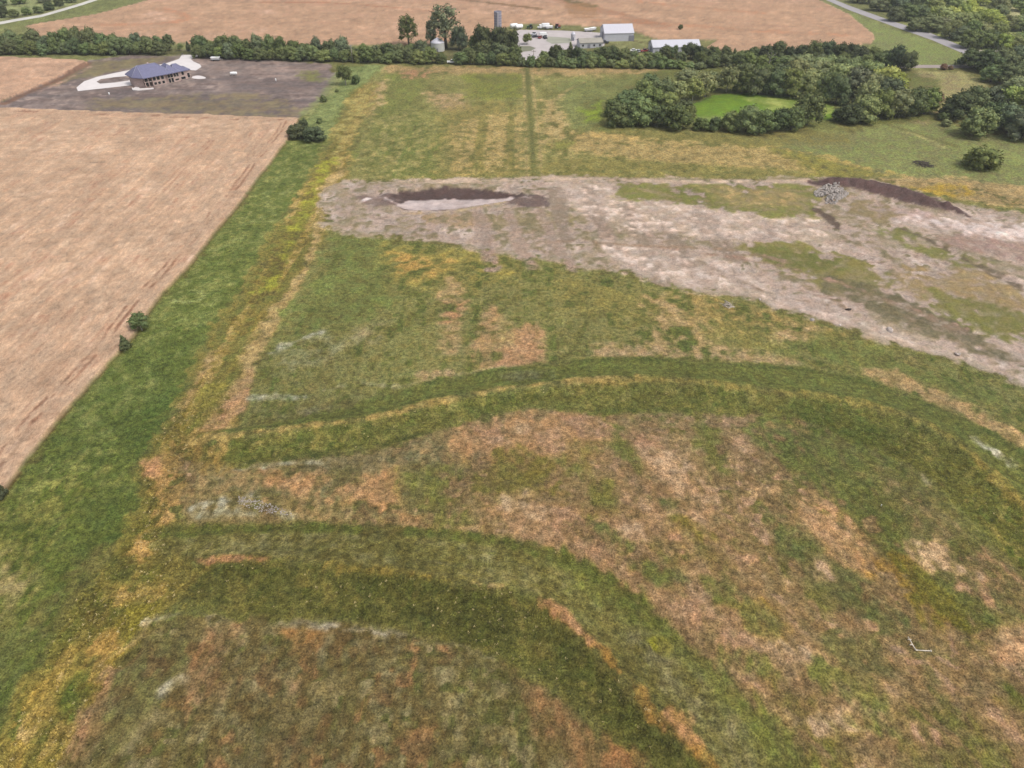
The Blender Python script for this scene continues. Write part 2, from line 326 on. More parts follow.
POLY([(725, 440), (760, 440), (770, 462), (760, 478), (730, 462)], (178, 146, 116), a=.75, soft=2.5, wob=2.5, b=.2)
POLY([(790, 462), (812, 460), (815, 472), (792, 474)], (188, 150, 104), a=.75, soft=1.5, wob=1.5, b=.2)
POLY([(750, 486), (775, 484), (778, 494), (752, 496)], (198, 162, 118), a=.8, soft=1.5, wob=1.5, b=.15)
POLY([(640, 454), (700, 480), (712, 500), (690, 500), (655, 480)], (180, 148, 114), a=.8, soft=2, wob=2, b=.2)
GR = [(766, 412), (860, 424), (950, 462), (1006, 524), (1030, 590), (1000, 640), (940, 615), (880, 560), (815, 490), (770, 450)]
POLY(GR, (98, 108, 58), a=.85, soft=4, wob=4, b=.15)
POLY(GR, (90, 102, 54), a=.6, soft=4, wob=4, b=.5, k='f')
POLY([(880, 470), (930, 490), (960, 540), (930, 540), (890, 500)], (132, 118, 84), a=.6, soft=3, wob=3, b=.3)
POLY([(760, 520), (800, 530), (850, 580), (900, 620), (900, 640), (830, 600), (780, 560)], (92, 104, 62), a=.85, soft=3, wob=3, b=.15, k='f')
POLY([(802, 500), (830, 495), (836, 520), (860, 530), (880, 558), (905, 572), (890, 580), (860, 560), (830, 540), (806, 520)], (190, 150, 110), a=.85, soft=2, wob=3, b=.28, k='f')
POLY([(880, 555), (905, 560), (935, 600), (960, 620), (950, 632), (910, 600), (880, 576)], (156, 126, 66), a=.8, soft=1.8, wob=2, b=.2)
POLY([(895, 560), (940, 590), (990, 630), (980, 650), (960, 640), (920, 600)], (104, 104, 46), a=.8, soft=2, wob=2, b=.25)
POLY([(985, 632), (1030, 625), (1060, 650), (1050, 690), (1005, 676), (984, 652)], (196, 156, 116), a=.9, soft=1.8, wob=2.4, b=.12)
POLY([(950, 555), (1000, 555), (1030, 590), (1000, 610), (970, 590)], (158, 130, 100), a=.7, soft=3, wob=3, b=.25)
POLY([(950, 640), (990, 660), (1020, 720), (1060, 760), (1020, 760), (970, 720)], (176, 142, 112), a=.7, soft=3, wob=3, b=.25, k='f')
POLY([(990, 680), (1040, 690), (1070, 740), (1030, 740)], (88, 98, 46), a=.75, soft=2, wob=2, b=.2)
POLY([(820, 640), (880, 640), (900, 680), (860, 680)], (110, 110, 70), a=.8, soft=3, wob=3, b=.2)
POLY([(745, 600), (775, 605), (790, 640), (765, 636)], (126, 112, 56), a=.8, soft=2.5, wob=2.5, b=.2)
POLY([(770, 680), (800, 690), (850, 740), (900, 790), (830, 790), (780, 730)], (112, 110, 58), a=.75, soft=3, wob=3, b=.28, k='f')
POLY([(810, 712), (822, 708), (828, 728), (818, 734)], (196, 168, 128), a=.8, soft=1, wob=1.2, b=.2)
POLY([(910, 700), (950, 690), (1000, 740), (1020, 800), (930, 800), (900, 730)], (106, 108, 58), a=.7, soft=3, wob=3, b=.3, k='f')
POLY([(655, 540), (685, 535), (690, 565), (660, 565)], (104, 108, 58), a=.75, soft=2.5, wob=2.5, b=.2)
POLY([(700, 545), (720, 548), (740, 590), (725, 600)], (112, 110, 60), a=.75, soft=2.5, wob=2.5, b=.2, k='f')
for q in ((690, 520), (735, 510), (760, 650), (800, 655), (845, 690), (700, 590), (640, 500), (900, 690), (670, 465)):
    POLY([(q[0] - 14, q[1] - 6), (q[0] + 8, q[1] - 9), (q[0] + 20, q[1] + 8), (q[0] - 4, q[1] + 8)], (182, 150, 118), a=.6, soft=1.6, wob=2.4, b=.25)
LINE([(720, 575), (745, 600), (790, 650), (830, 690), (880, 720)], .5, (186, 162, 132), a=.5, wob=.4, b=.2)
LINE([(728, 572), (753, 597), (798, 646), (838, 684), (890, 715)], .5, (186, 162, 132), a=.5, wob=.4, b=.2)
for q_ in ((470, 425), (492, 432), (525, 425), (548, 440), (585, 425), (640, 440), (668, 462), (716, 500), (672, 540), (700, 570), (636, 535), (748, 560), (780, 580), (690, 610), (730, 640), (760, 690), (800, 720), (840, 720), (870, 760), (900, 660), (850, 620), (812, 570), (930, 740), (560, 520), (520, 505), (600, 550), (975, 590), (940, 560)):
    a_ = grnd.uniform(8, 20); b_ = a_ * grnd.uniform(.35, .6); s_ = grnd.uniform(.3, 1.0) * a_ * (q_[0] > 560)
    POLY([(q_[0] - a_ - s_ * .5, q_[1] - b_), (q_[0] + a_ * .4 - s_ * .5, q_[1] - b_ * 1.1), (q_[0] + a_ + s_ * .5, q_[1] + b_), (q_[0] - a_ * .3 + s_ * .5, q_[1] + b_ * 1.1)], grnd.choice(((184, 154, 122), (176, 142, 112), (190, 160, 124), (170, 136, 108))), a=.7, soft=1.4, wob=2.6, b=.25)
for q_ in ((500, 455), (575, 470), (560, 490), (622, 455), (660, 500), (700, 530), (735, 545), (790, 540), (720, 590), (668, 580), (760, 620), (800, 610), (820, 680), (740, 660), (860, 690), (880, 730), (940, 690), (640, 560), (590, 530), (830, 600), (905, 640), (770, 510), (540, 475), (990, 700)):
    a_ = grnd.uniform(6, 16); b_ = a_ * grnd.uniform(.35, .7); s_ = grnd.uniform(.4, 1.1) * a_ * (q_[0] > 560)
    POLY([(q_[0] - a_ - s_ * .5, q_[1] - b_), (q_[0] + a_ * .4 - s_ * .5, q_[1] - b_ * 1.1), (q_[0] + a_ + s_ * .5, q_[1] + b_), (q_[0] - a_ * .3 + s_ * .5, q_[1] + b_ * 1.1)], grnd.choice(((98, 108, 58), (108, 108, 62), (92, 100, 60), (116, 108, 58))), a=.6, soft=1.6, wob=2.6, b=.3)
# --- upper terrace
T1U = [(185, 440), (240, 430), (360, 402), (429, 383), (527, 367), (600, 359), (660, 358), (745, 365), (807, 369), (869, 382), (931, 405), (993, 433), (1024, 454), (1100, 520), (1100, 600), (1024, 508), (997, 483), (964, 450), (911, 419), (848, 402), (766, 392), (683, 382), (600, 380), (527, 390), (470, 398), (420, 409), (363, 423), (240, 437), (190, 446)]
T1L = [(185, 448), (240, 440), (363, 425), (470, 400), (600, 383), (683, 385), (766, 395), (848, 405), (911, 423), (964, 454), (997, 487), (1024, 512), (1110, 620), (1100, 660), (1040, 585), (990, 528), (940, 482), (880, 448), (820, 425), (766, 413), (680, 410), (600, 411), (527, 407), (453, 424), (383, 446), (240, 464), (180, 462)]
POLY(T1U, (100, 110, 54), soft=1.2, wob=1)
POLY(T1U, (118, 116, 66), a=.6, soft=1.2, wob=1, b=.5)
POLY(T1U, (86, 100, 48), a=.6, soft=1.2, wob=1, b=.4)
POLY(T1L, (108, 112, 56), soft=1.2, wob=1)
POLY(T1L, (84, 98, 44), a=.75, soft=1.2, wob=1, b=.5)
POLY(T1L, (144, 130, 80), a=.28, soft=1.2, wob=1, b=.62, k='2')
POLY([(170, 436), (215, 436), (230, 446), (225, 470), (170, 470)], (146, 124, 74), a=.8, soft=2.2, wob=2, b=.25, k='2')
LINE([(240, 461), (300, 456), (345, 452), (383, 444), (430, 430)], 1.4, (58, 68, 34), a=.7, wob=.8, b=.15)
LINE([(600, 410), (650, 408), (700, 408)], 1.2, (72, 84, 40), a=.6, wob=.8, b=.2)
LINE([(190, 444), (240, 438), (300, 430), (363, 423), (420, 409), (470, 398), (530, 389), (589, 383), (640, 382)], [2.6, 2.2, 2, 2, 2, 2, 2.4, 2.6], (168, 146, 90), a=.85, wob=.8, b=.15, k='2')
LINE([(620, 383), (683, 384), (766, 394), (848, 404), (911, 421), (964, 452), (997, 485), (1030, 514)], [2.4, 2.2, 1.6, 1.4, 1.6, 2, 2, 2], (146, 132, 74), a=.75, wob=.9, b=.25, k='2')
LINE([(429, 383), (527, 367), (600, 360), (660, 359), (745, 366), (807, 370), (869, 383), (931, 406), (993, 434), (1030, 460)], 1.1, (70, 84, 40), a=.65, wob=.6, b=.15)
LINE([(970, 437), (990, 450), (1010, 463)], 1.4, (178, 172, 150), a=.75, wob=.9, b=.3, k='2')
POLY([(500, 376), (545, 370), (552, 380), (520, 388)], (92, 96, 66), a=.8, soft=2, wob=2, b=.2)
POLY([(766, 402), (830, 408), (900, 436), (880, 446), (800, 424)], (76, 90, 40), a=.7, soft=2, wob=2, b=.2)
LINE([(773, 425), (790, 427), (806, 430)], 1.6, (164, 140, 96), a=.7, wob=.9, b=.3)
LINE([(905, 462), (920, 470), (930, 480)], 1.3, (150, 142, 112), a=.6, wob=.8, b=.3)
# --- inside of the lower terrace
BF = [(180, 612), (240, 614), (340, 622), (415, 636), (494, 656), (557, 694), (600, 735), (640, 768), (700, 860), (0, 860), (60, 768), (92, 715), (134, 650)]
POLY(BF, (126, 109, 74), soft=1.5, wob=1.5)
POLY(BF, (98, 100, 60), a=.8, soft=1.5, wob=1.5, b=.42, k='n')
POLY(BF, (150, 120, 86), a=.65, soft=1.5, wob=1.5, b=.54, k='y')
POLY(BF, (84, 92, 54), a=.5, soft=1.5, wob=1.5, b=.6, k='n')
POLY(BF, (138, 128, 98), a=.45, soft=1.5, wob=1.5, b=.74, k='2')
POLY([(205, 630), (228, 634), (232, 670), (215, 692), (196, 690), (190, 660)], (150, 120, 90), a=.6, soft=2.5, wob=2.5, b=.35, k='y')
POLY([(286, 632), (322, 630), (318, 642), (290, 644)], (156, 122, 80), a=.7, soft=1.8, wob=1.4, b=.2)
POLY([(285, 680), (300, 680), (304, 694), (288, 696)], (176, 144, 112), a=.7, soft=1.2, wob=1.2, b=.2)
POLY([(110, 672), (130, 660), (128, 684), (104, 730), (70, 790), (50, 790), (84, 720)], (156, 126, 98), a=.7, soft=2, wob=2, b=.3)
POLY([(128, 664), (150, 640), (200, 628), (196, 650), (160, 680), (125, 720), (100, 780), (84, 780), (110, 720)], (104, 106, 68), a=.75, soft=2, wob=2, b=.2)
POLY([(240, 700), (300, 690), (330, 730), (320, 790), (240, 790)], (112, 104, 74), a=.5, soft=4, wob=3, b=.3)
LINE([(150, 622), (170, 616), (190, 612), (210, 616)], 1.6, (172, 166, 150), a=.85, wob=.7, b=.25, k='2')
LINE([(150, 624), (138, 640), (128, 656)], 1.0, (156, 140, 110), a=.7, wob=.6, b=.3)
LINE([(285, 618), (320, 622), (345, 629), (380, 630), (410, 635)], 1.4, (168, 160, 142), a=.8, wob=.8, b=.35, k='2')
LINE([(435, 637), (455, 644), (475, 650), (494, 657)], 1.3, (172, 160, 136), a=.8, wob=.6, b=.2, k='2')
LINE([(165, 690), (180, 682)], 1.2, (168, 160, 138), a=.7, wob=.6, b=.2, k='2')
POLY([(520, 670), (560, 700), (600, 740), (640, 780), (590, 780), (545, 730), (515, 700)], (140, 112, 80), a=.7, soft=2, wob=2, b=.25)
POLY([(590, 730), (640, 735), (665, 780), (620, 790)], (162, 120, 82), a=.8, soft=2, wob=2, b=.2)
# --- lower terrace
T2U = [(150, 530), (188, 528), (340, 525), (452, 532), (520, 542), (580, 562), (617, 585), (647, 607), (677, 634), (700, 653), (735, 690), (772, 724), (817, 768), (900, 860), (800, 860), (700, 757), (677, 735), (640, 705), (610, 667), (580, 634), (550, 609), (501, 592), (471, 587), (400, 574), (265, 562), (202, 560), (165, 565)]
T2L = [(170, 570), (202, 562), (265, 564), (400, 576), (471, 589), (501, 594), (550, 611), (580, 637), (610, 670), (640, 708), (677, 738), (700, 760), (790, 860), (730, 860), (659, 768), (625, 742), (580, 712), (557, 690), (520, 668), (494, 655), (452, 642), (415, 630), (340, 616), (240, 612), (180, 610)]
POLY(T2U, (112, 112, 64), soft=1.2, wob=.9)
POLY(T2U, (126, 122, 84), a=.4, soft=1.2, wob=.9, b=.35, k='f')
POLY(T2U, (98, 104, 54), a=.45, soft=1.2, wob=.9, b=.5, k='f')
POLY(T2U, (142, 136, 102), a=.3, soft=1.2, wob=.9, b=.7, k='f')
POLY([(560, 552), (617, 585), (677, 634), (735, 690), (817, 768), (900, 860), (830, 860), (740, 740), (680, 670), (600, 600)], (96, 108, 52), a=.7, soft=2.5, wob=1.5, b=.15, k='f')
LINE([(640, 640), (700, 700), (760, 780)], 4, (124, 120, 90), a=.6, soft=2, wob=1.2, b=.25, k='f')
POLY(T2L, (88, 94, 48), soft=1.6, wob=1.3)
POLY(T2L, (94, 98, 52), a=.5, soft=1.2, wob=1, b=.5, k='2')
POLY(T2L, (78, 88, 42), a=.5, soft=1.2, wob=1, b=.45, k='f')
POLY(T2L, (112, 106, 62), a=.35, soft=1.2, wob=1, b=.66)
POLY([(160, 556), (200, 556), (212, 574), (205, 600), (196, 622), (160, 622)], (120, 112, 62), a=.85, soft=2.4, wob=2, b=.25, k='2')
LINE([(165, 532), (260, 527), (345, 527), (452, 534), (520, 544), (580, 564), (617, 587), (660, 620)], [3.5, 3, 2.5, 2.5, 2.5, 2.2, 1.8, 1.5], (82, 94, 44), a=.75, wob=.8, b=.1)
LINE([(200, 561), (230, 561), (266, 563)], 1.8, (176, 134, 94), a=.9, wob=.6, b=.1)
LINE([(330, 570), (400, 576), (450, 584), (480, 590)], 1.6, (136, 122, 66), a=.7, wob=.8, b=.3)
LINE([(470, 589), (490, 591), (500, 593)], 1.2, (176, 152, 104), a=.7, wob=.6, b=.2, k='2')
LINE([(545, 606), (560, 616), (578, 634), (598, 652)], [1.5, 2.4, 2, 1.5], (180, 138, 98), a=.9, wob=.6, b=.1)
LINE([(600, 655), (615, 672), (632, 692), (652, 712), (690, 748), (712, 772)], [2.5, 3, 2.8, 3.5, 2.5, 2], (162, 128, 72), a=.8, wob=1, b=.2, k='2')
POLY([(660, 712), (680, 715), (700, 745), (690, 752), (668, 736)], (184, 140, 98), a=.75, soft=1.2, wob=1.2, b=.2)
POLY([(648, 640), (662, 640), (664, 648), (650, 648)], (132, 132, 50), a=.6, soft=1.2, wob=1.2, b=.5, k='2')
# --- bare, worked soil
BS = [(325, 196), (345, 182), (500, 180), (560, 176), (700, 180), (815, 178), (880, 180), (960, 205), (1024, 214), (1100, 224), (1100, 410), (1024, 382), (960, 362), (900, 343), (830, 322), (760, 302), (700, 290), (640, 278), (560, 262), (450, 243), (345, 232), (326, 222)]
POLY(BS, (186, 168, 154), soft=2.2, wob=2.6)
POLY(BS, (194, 177, 164), a=.6, soft=2, wob=2.6, b=.45, k='x')
POLY(BS, (142, 126, 108), a=.7, soft=2, wob=2.4, b=.56, k='v')
POLY(BS, (136, 124, 92), a=.5, soft=2, wob=2.4, b=.72, k='n')
POLY(BS, (146, 126, 112), a=.6, soft=1, wob=1.4, b=.6, k='t')
POLY(BS, (208, 190, 178), a=.5, soft=1, wob=1.4, b=.62, k='t')
POLY(BS, (150, 134, 114), a=.5, soft=1, wob=1.4, b=.6, k='n')
POLY(BS, (128, 110, 98), a=.25, soft=1, wob=1.4, b=.76, k='2')
POLY(BS, (220, 204, 194), a=.25, soft=1, wob=1.4, b=.8, k='2')
for q0, q1, q2 in (((560, 236), (700, 262), (1000, 340)), ((600, 228), (740, 244), (900, 262)), ((480, 222), (640, 252), (820, 306)), ((640, 210), (760, 228), (860, 240)), ((860, 250), (940, 290), (1030, 330)), ((900, 244), (980, 290), (1040, 318))):
    for o_ in (0, 3.2): LINE([(a_, b_ + o_) for a_, b_ in (q0, q1, q2)], .6, (128, 106, 94), a=.55, soft=.3, wob=.7, b=.3)
POLY([(330, 196), (350, 188), (395, 192), (400, 212), (470, 222), (560, 240), (560, 258), (450, 240), (350, 226), (330, 220)], (160, 142, 131), a=.6, soft=2, wob=2, b=.25)
POLY(BS, (200, 184, 172), a=.5, soft=2, wob=2, b=.62, k='v')
POLY([(322, 196), (336, 192), (333, 222), (326, 226)], (190, 176, 164), a=.8, soft=1.5, wob=1.5, b=.1)
POLY([(410, 212), (480, 213), (520, 218), (470, 226), (420, 222)], (160, 138, 108), a=.8, soft=2, wob=2, b=.2)
POLY([(490, 212), (560, 210), (590, 222), (560, 232), (500, 226)], (134, 124, 84), a=.7, soft=2, wob=2.5, b=.35)
POLY(BS, (124, 114, 88), a=.55, soft=2, wob=2.4, b=.8, k='n')
for q_ in (((588, 188), (598, 214), (609, 244)), ((626, 204), (640, 234), (662, 282)), ((664, 222), (676, 244), (690, 268)), ((556, 190), (560, 214), (566, 240)), ((700, 214), (716, 236), (734, 258))):
    LINE(q_, 5.5, (138, 124, 108), a=.85, wob=1.2, b=.3)
for x0, x1, x2 in ((478, 486, 494), (508, 520, 533), (540, 556, 574), (590, 612, 638), (628, 660, 690)):
    LINE([(x0, 212), ((x0 + x1) / 2, 226), (x1, 246), (x2, 268)], 4, (150, 132, 118), a=.75, wob=1, b=.25)
POLY([(560, 182), (612, 183), (690, 200), (770, 214), (815, 222), (830, 240), (760, 240), (640, 232), (590, 214)], (194, 176, 163), a=.5, soft=3, wob=3, b=.18)
POLY([(600, 240), (700, 252), (800, 300), (900, 336), (1000, 370), (960, 360), (830, 318), (700, 286), (620, 272)], (196, 179, 167), a=.55, soft=2, wob=2.5, b=.2, k='x')
POLY([(612, 185), (700, 184), (812, 186), (816, 214), (770, 216), (690, 204), (622, 197)], (134, 124, 80), a=.9, soft=1.8, wob=2.6, b=.15)
POLY([(612, 185), (700, 184), (812, 186), (816, 214), (770, 216), (690, 204), (622, 197)], (112, 118, 62), a=.65, soft=1.6, wob=2.2, b=.5, k='t')
POLY([(700, 188), (790, 190), (800, 206), (740, 204)], (158, 138, 96), a=.6, soft=2, wob=3, b=.4)
POLY([(740, 246), (790, 245), (850, 258), (890, 275), (885, 300), (830, 290), (760, 262)], (126, 120, 70), a=.85, soft=2, wob=3, b=.25)
POLY([(755, 250), (830, 256), (840, 270), (780, 268)], (104, 110, 58), a=.7, soft=2, wob=2.5, b=.35)
POLY([(870, 230), (905, 228), (930, 236), (900, 240)], (112, 116, 62), a=.8, soft=1.5, wob=1.5, b=.2)
POLY([(905, 248), (945, 246), (990, 264), (960, 268)], (120, 120, 70), a=.75, soft=1.5, wob=2, b=.3)
POLY([(900, 262), (980, 272), (1060, 320), (1060, 350), (980, 320), (900, 292)], (146, 128, 92), a=.7, soft=3, wob=3, b=.3, k='x')
POLY([(930, 290), (1000, 300), (1060, 330), (1060, 350), (990, 335), (930, 312)], (116, 116, 64), a=.8, soft=2, wob=3, b=.3)
POLY([(820, 272), (880, 285), (930, 312), (990, 345), (1060, 370), (1060, 385), (960, 345), (880, 310), (830, 292)], (112, 104, 78), a=.7, soft=1.5, wob=2.5, b=.38, k='x')
LINE([(905, 230), (930, 240), (960, 256), (1000, 276), (1030, 292)], [2, 3, 2.5, 2.5, 2], (112, 98, 80), a=.7, wob=1.2, b=.3)
LINE([(700, 262), (760, 290), (800, 300), (850, 308)], 2, (134, 118, 100), a=.6, wob=1.5, b=.3)
LINE([(640, 246), (760, 262), (860, 290), (960, 330)], 1.6, (144, 120, 104), a=.55, wob=1.5, b=.3)
LINE([(560, 240), (640, 246), (720, 250), (790, 262)], 1.4, (138, 118, 98), a=.6, wob=1, b=.3)
POLY([(880, 204), (930, 214), (945, 222), (905, 222), (880, 214)], (176, 154, 146), a=.8, soft=1.5, wob=1.5, b=.15)
LINE([(925, 222), (960, 226), (1000, 231), (1060, 238)], [3, 5, 5.5, 6], (208, 192, 186), a=.92, wob=.9)
POLY([(930, 236), (970, 232), (1060, 242), (1060, 268), (1000, 258), (960, 250)], (150, 126, 116), a=.65, soft=2, wob=1.8, b=.15)
LINE([(345, 181), (440, 181), (560, 178), (700, 181), (815, 180)], [2, 3.5, 4, 5, 4], (184, 164, 144), a=.85, wob=1, b=.12)
LINE([(560, 176), (700, 179.5), (812, 178)], 1, (120, 112, 80), a=.6, wob=.8, b=.3)
POLY([(845, 196), (880, 200), (905, 215), (880, 222), (850, 212)], (134, 120, 88), a=.7, soft=1.6, wob=2, b=.2)
POLY([(898, 217), (930, 217), (975, 221), (1060, 227), (1060, 246), (1000, 239), (955, 233), (920, 229)], (206, 190, 182), a=.7, soft=1.4, wob=2, b=.12)
# spoil ridge and pit soils
LINE([(816, 183), (850, 184), (890, 191), (925, 202), (968, 216)], [6, 10, 13, 11, 3], (104, 82, 78), a=.95, wob=.8, b=.05)
LINE([(816, 210), (828, 218), (838, 228)], 2.2, (104, 88, 76), a=.9, wob=.6)
PITC = at(445, 201)
POLY([(388, 194), (404, 190.5), (430, 189), (470, 189), (518, 193), (530, 196), (505, 201), (470, 206), (440, 210), (404, 210), (385, 200)], (92, 74, 70), a=.95, soft=.8, wob=.8)
POLY([(520, 194), (545, 195), (545, 206), (520, 207), (500, 204)], (116, 98, 92), a=.9, soft=1, wob=1.2, b=.15)
POLY([(355, 196), (395, 192), (404, 204), (370, 208)], (122, 104, 98), a=.75, soft=1.5, wob=2, b=.25)
LINE([(360, 202), (375, 198), (390, 200), (404, 206)], 1.6, (200, 188, 184), a=.8, wob=.8, b=.3)
LINE([(500, 200), (515, 197), (530, 198)], 1.2, (200, 188, 182), a=.8, wob=.5, b=.2)
LINE([(402, 213), (440, 213), (475, 208), (505, 202)], 1.3, (176, 156, 124), a=.9, wob=.4)
PITW = [(396, 205.5), (404, 200), (416, 197.6), (445, 197), (478, 197.8), (505, 197.6), (516, 196.5), (512, 200), (486, 204), (458, 208), (425, 210), (408, 209.5)]
POLY(PITW, (208, 190, 184), soft=.6, wob=.5)
# --- house plot
HP = [(-160, 108), (0, 102), (89, 61), (130, 55), (230, 57), (330, 64), (336, 75), (326, 95), (299, 118), (200, 116), (0, 109), (-160, 112)]
POLY(HP, (134, 118, 113), soft=1.5, wob=1.5)
POLY(HP, (118, 103, 100), a=.7, soft=1.5, wob=1.5, b=.5)
POLY(HP, (160, 142, 132), a=.55, soft=1.5, wob=1.5, b=.6, k='x')
POLY([(200, 60), (330, 65), (332, 74), (250, 75), (205, 68)], (156, 136, 126), a=.7, soft=3, wob=3, b=.2, k='x')
POLY([(92, 62), (170, 56), (178, 59), (130, 68), (100, 74), (60, 84), (40, 88)], (140, 128, 94), a=.85, soft=2, wob=2, b=.15)
POLY([(90, 100), (150, 96), (240, 94), (290, 100), (296, 116), (200, 114), (100, 108)], (138, 124, 96), a=.75, soft=4, wob=4, b=.3, k='x')
POLY([(225, 80), (300, 82), (305, 90), (240, 90)], (128, 112, 106), a=.6, soft=4, wob=4, b=.3)
POLY([(305, 70), (322, 72), (318, 82), (302, 82)], (126, 128, 78), a=.85, soft=3, wob=3, b=.1)
POLY([(299, 117), (320, 96), (334, 76), (340, 70), (345, 72), (330, 96), (308, 120)], (138, 142, 94), a=.8, soft=1.5, wob=1.5, b=.1)
POLY([(175, 50), (200, 50), (204, 58), (172, 58)], (150, 136, 122), a=.8, soft=2, wob=2)
POLY([(-160, 54), (0, 54), (170, 55), (340, 63), (350, 66), (345, 60), (170, 50), (-160, 50)], (84, 88, 54), a=.9, soft=2, wob=2)
POLY([(340, 62), (520, 66), (690, 68), (690, 64), (520, 60), (340, 58)], (78, 84, 48), a=.9, soft=2, wob=2)
POLY([(690, 66), (900, 68), (940, 80), (940, 122), (600, 130), (610, 100), (650, 72)], (88, 98, 52), a=.85, soft=3, wob=2)
# bright green clearing
CL = [(690, 104), (706, 97), (724, 94), (750, 94), (775, 96), (800, 99), (824, 104), (840, 112), (830, 120), (800, 118), (770, 128), (735, 126), (700, 124), (688, 114)]
POLY(CL, (124, 152, 56), soft=1.5, wob=1.2)
POLY(CL, (112, 142, 46), a=.6, soft=1.5, wob=1, b=.4)
POLY([(745, 97), (800, 99), (835, 110), (800, 116), (760, 106)], (158, 166, 94), a=.7, soft=3, wob=2.5, b=.25)
POLY([(690, 114), (730, 118), (725, 126), (695, 124)], (134, 148, 84), a=.7, soft=3, wob=2)
# farmyard surroundings
POLY([(500, 30), (600, 28), (650, 40), (720, 42), (720, 60), (500, 60)], (120, 122, 78), soft=3, wob=2)
POLY([(606, 40), (640, 36), (652, 46), (650, 56), (610, 52)], (138, 140, 92), soft=2, wob=2)
POLY([(420, 40), (500, 36), (500, 62), (420, 60)], (112, 112, 76), soft=3, wob=2)
# --- wheat fields (their own sheets, a crop's height above the ground)
WH1 = [(-500, 90), (-160, 101), (0, 108.5), (100, 112), (200, 115), (285, 118.5), (299, 119), (296, 126), (288, 140), (263, 173), (239, 206), (213, 236), (188, 269), (162, 295), (150, 311), (134, 337), (117, 356), (96, 379), (56, 424), (9, 487), (-140, 690), (-400, 690)]
WH2 = [(-500, 52), (0, 57), (50, 59), (80, 60.5), (89, 62.5), (84, 66), (45, 84), (0, 102.5), (-160, 100), (-500, 85)]
WHF = [(25, 26), (55, 21), (96, 14.5), (137, 3.5), (170, -6), (420, -22), (800, -8), (822, 2), (850, 15), (867, 29), (875, 36.5), (872, 44), (800, 52), (700, 52), (716, 41), (660, 40.5), (640, 34), (600, 27), (560, 25.5), (515, 24), (480, 40), (400, 46), (200, 44), (100, 42), (40, 36)]
region = np.zeros(N, np.int8)
zoff = np.zeros(N)
def FIELD(pts, rid, h, c, wob, soft):
    w = W(pts); i = _sub(w, 4)
    dd = seg_dist(GX[i], GY[i], w, True)[0]
    sd = np.where(inside(GX[i], GY[i], w), dd, -dd) + _wob(i, wob)
    k = sd > 0
    region[i[k]] = rid
    zoff[i] = np.maximum(zoff[i], h * sst(0, soft, sd))
    _put(i, sst(-.3, .5, sd), c)
    return i, sd
i, sd = FIELD(WH1, 1, .8, WHEAT, .35, .5)
col[i] *= (1 + (sd > .5) * (.022 * np.cos(sd * 2 * math.pi / 2.4 + 1.2 * n15[i]) + .02 * np.cos(sd * 2 * math.pi / 7.3)))[:, None]
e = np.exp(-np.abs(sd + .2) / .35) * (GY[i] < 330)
_put(i, .7 * e, (96, 84, 52))  # shadow along the crop edge, painted into the cover as a dark line
_put(i, .5 * sst(.1, .9, .6 * FL[i] * 0 + .6 * fbm(GX[i], GY[i], 1.5, 15, off=31) + .35 * n15[i] + .2 * n2[i]) * (sd > .5), (178, 138, 112))
_put(i, .35 * sst(.2, 1, .8 * fbm(GX[i], GY[i], 1.2, 12, off=33) + .4 * m15[i]) * (sd > .5), (218, 184, 158))
_put(i, .25 * sst(.35, .9, .8 * n40[i] + .5 * m6[i]) * (sd > .5), (186, 150, 122))
for off, ww, aa in ((4.6, .5, .75), (6.6, .5, .6), (30, .4, .2), (32, .4, .2), (58, .4, .18), (60, .4, .18)):
    _put(i, aa * np.exp(-((sd - off - 1.0 * m15[i]) / ww) ** 2) * sst(-.6, .3, n6[i] + .4 * n15[i]) * (GX[i] > -1.05 * GY[i]) * (sd > 1), (146, 108, 86))
i, sd = FIELD(WH2, 2, .8, (212, 172, 142), .3, .8)
_put(i, .4 * sst(.2, .9, .6 * sX[i] + .6 * n15[i]) * (sd > .5), (196, 152, 122))
LINE([(89, 63.5), (60, 79), (30, 92), (5, 103)], 4, (132, 100, 82), a=.9, soft=1.2, wob=.6)
LINE([(92, 66), (64, 81), (40, 91)], 1.6, (190, 154, 134), a=.8, soft=1.2, wob=.6)
i, sd = FIELD(WHF, 3, .7, WHEATF, .6, 1.5)
_put(i, .5 * sst(.1, .9, .8 * sX[i] + .5 * n15[i]) * (sd > 1), (182, 142, 116))
_put(i, .45 * sst(.1, .9, .8 * n40[i] + .5 * m15[i]) * (sd > 1), (206, 168, 142))
for pts, ww, aa, cc in (([(440, -2), (500, 5), (540, 10)], 2.5, .7, (136, 108, 78)), ([(555, -1), (580, 6), (610, 14), (640, 22), (660, 27)], 7, .35, (168, 118, 88)), ([(566, 0), (578, 4), (590, 7)], 5, .75, (128, 112, 74)), ([(578, 6), (584, 16)], 10, .45, (160, 122, 86)),
                        ([(260, 3), (330, 4), (400, 9), (430, 12)], 1.6, .5, (172, 120, 90)), ([(160, 10), (185, 16), (180, 22), (150, 25), (100, 26)], 3, .3, (190, 132, 98)), ([(640, 3), (700, 9), (760, 14)], 3, .3, (188, 134, 100)), ([(600, 22), (680, 26), (760, 32), (840, 36)], 4, .3, (196, 140, 104)),
                        ([(400, 10), (620, 18), (700, 20)], 3, .25, (222, 178, 144))):
    LINE(pts, ww * 2 + 1, cc, a=min(.95, aa * 1.3), soft=1.6, wob=1.2, b=.05)
LINE([(607, 33), (622, 38), (645, 43), (652, 44)], 1.6, (92, 84, 58), a=.9, wob=.4)
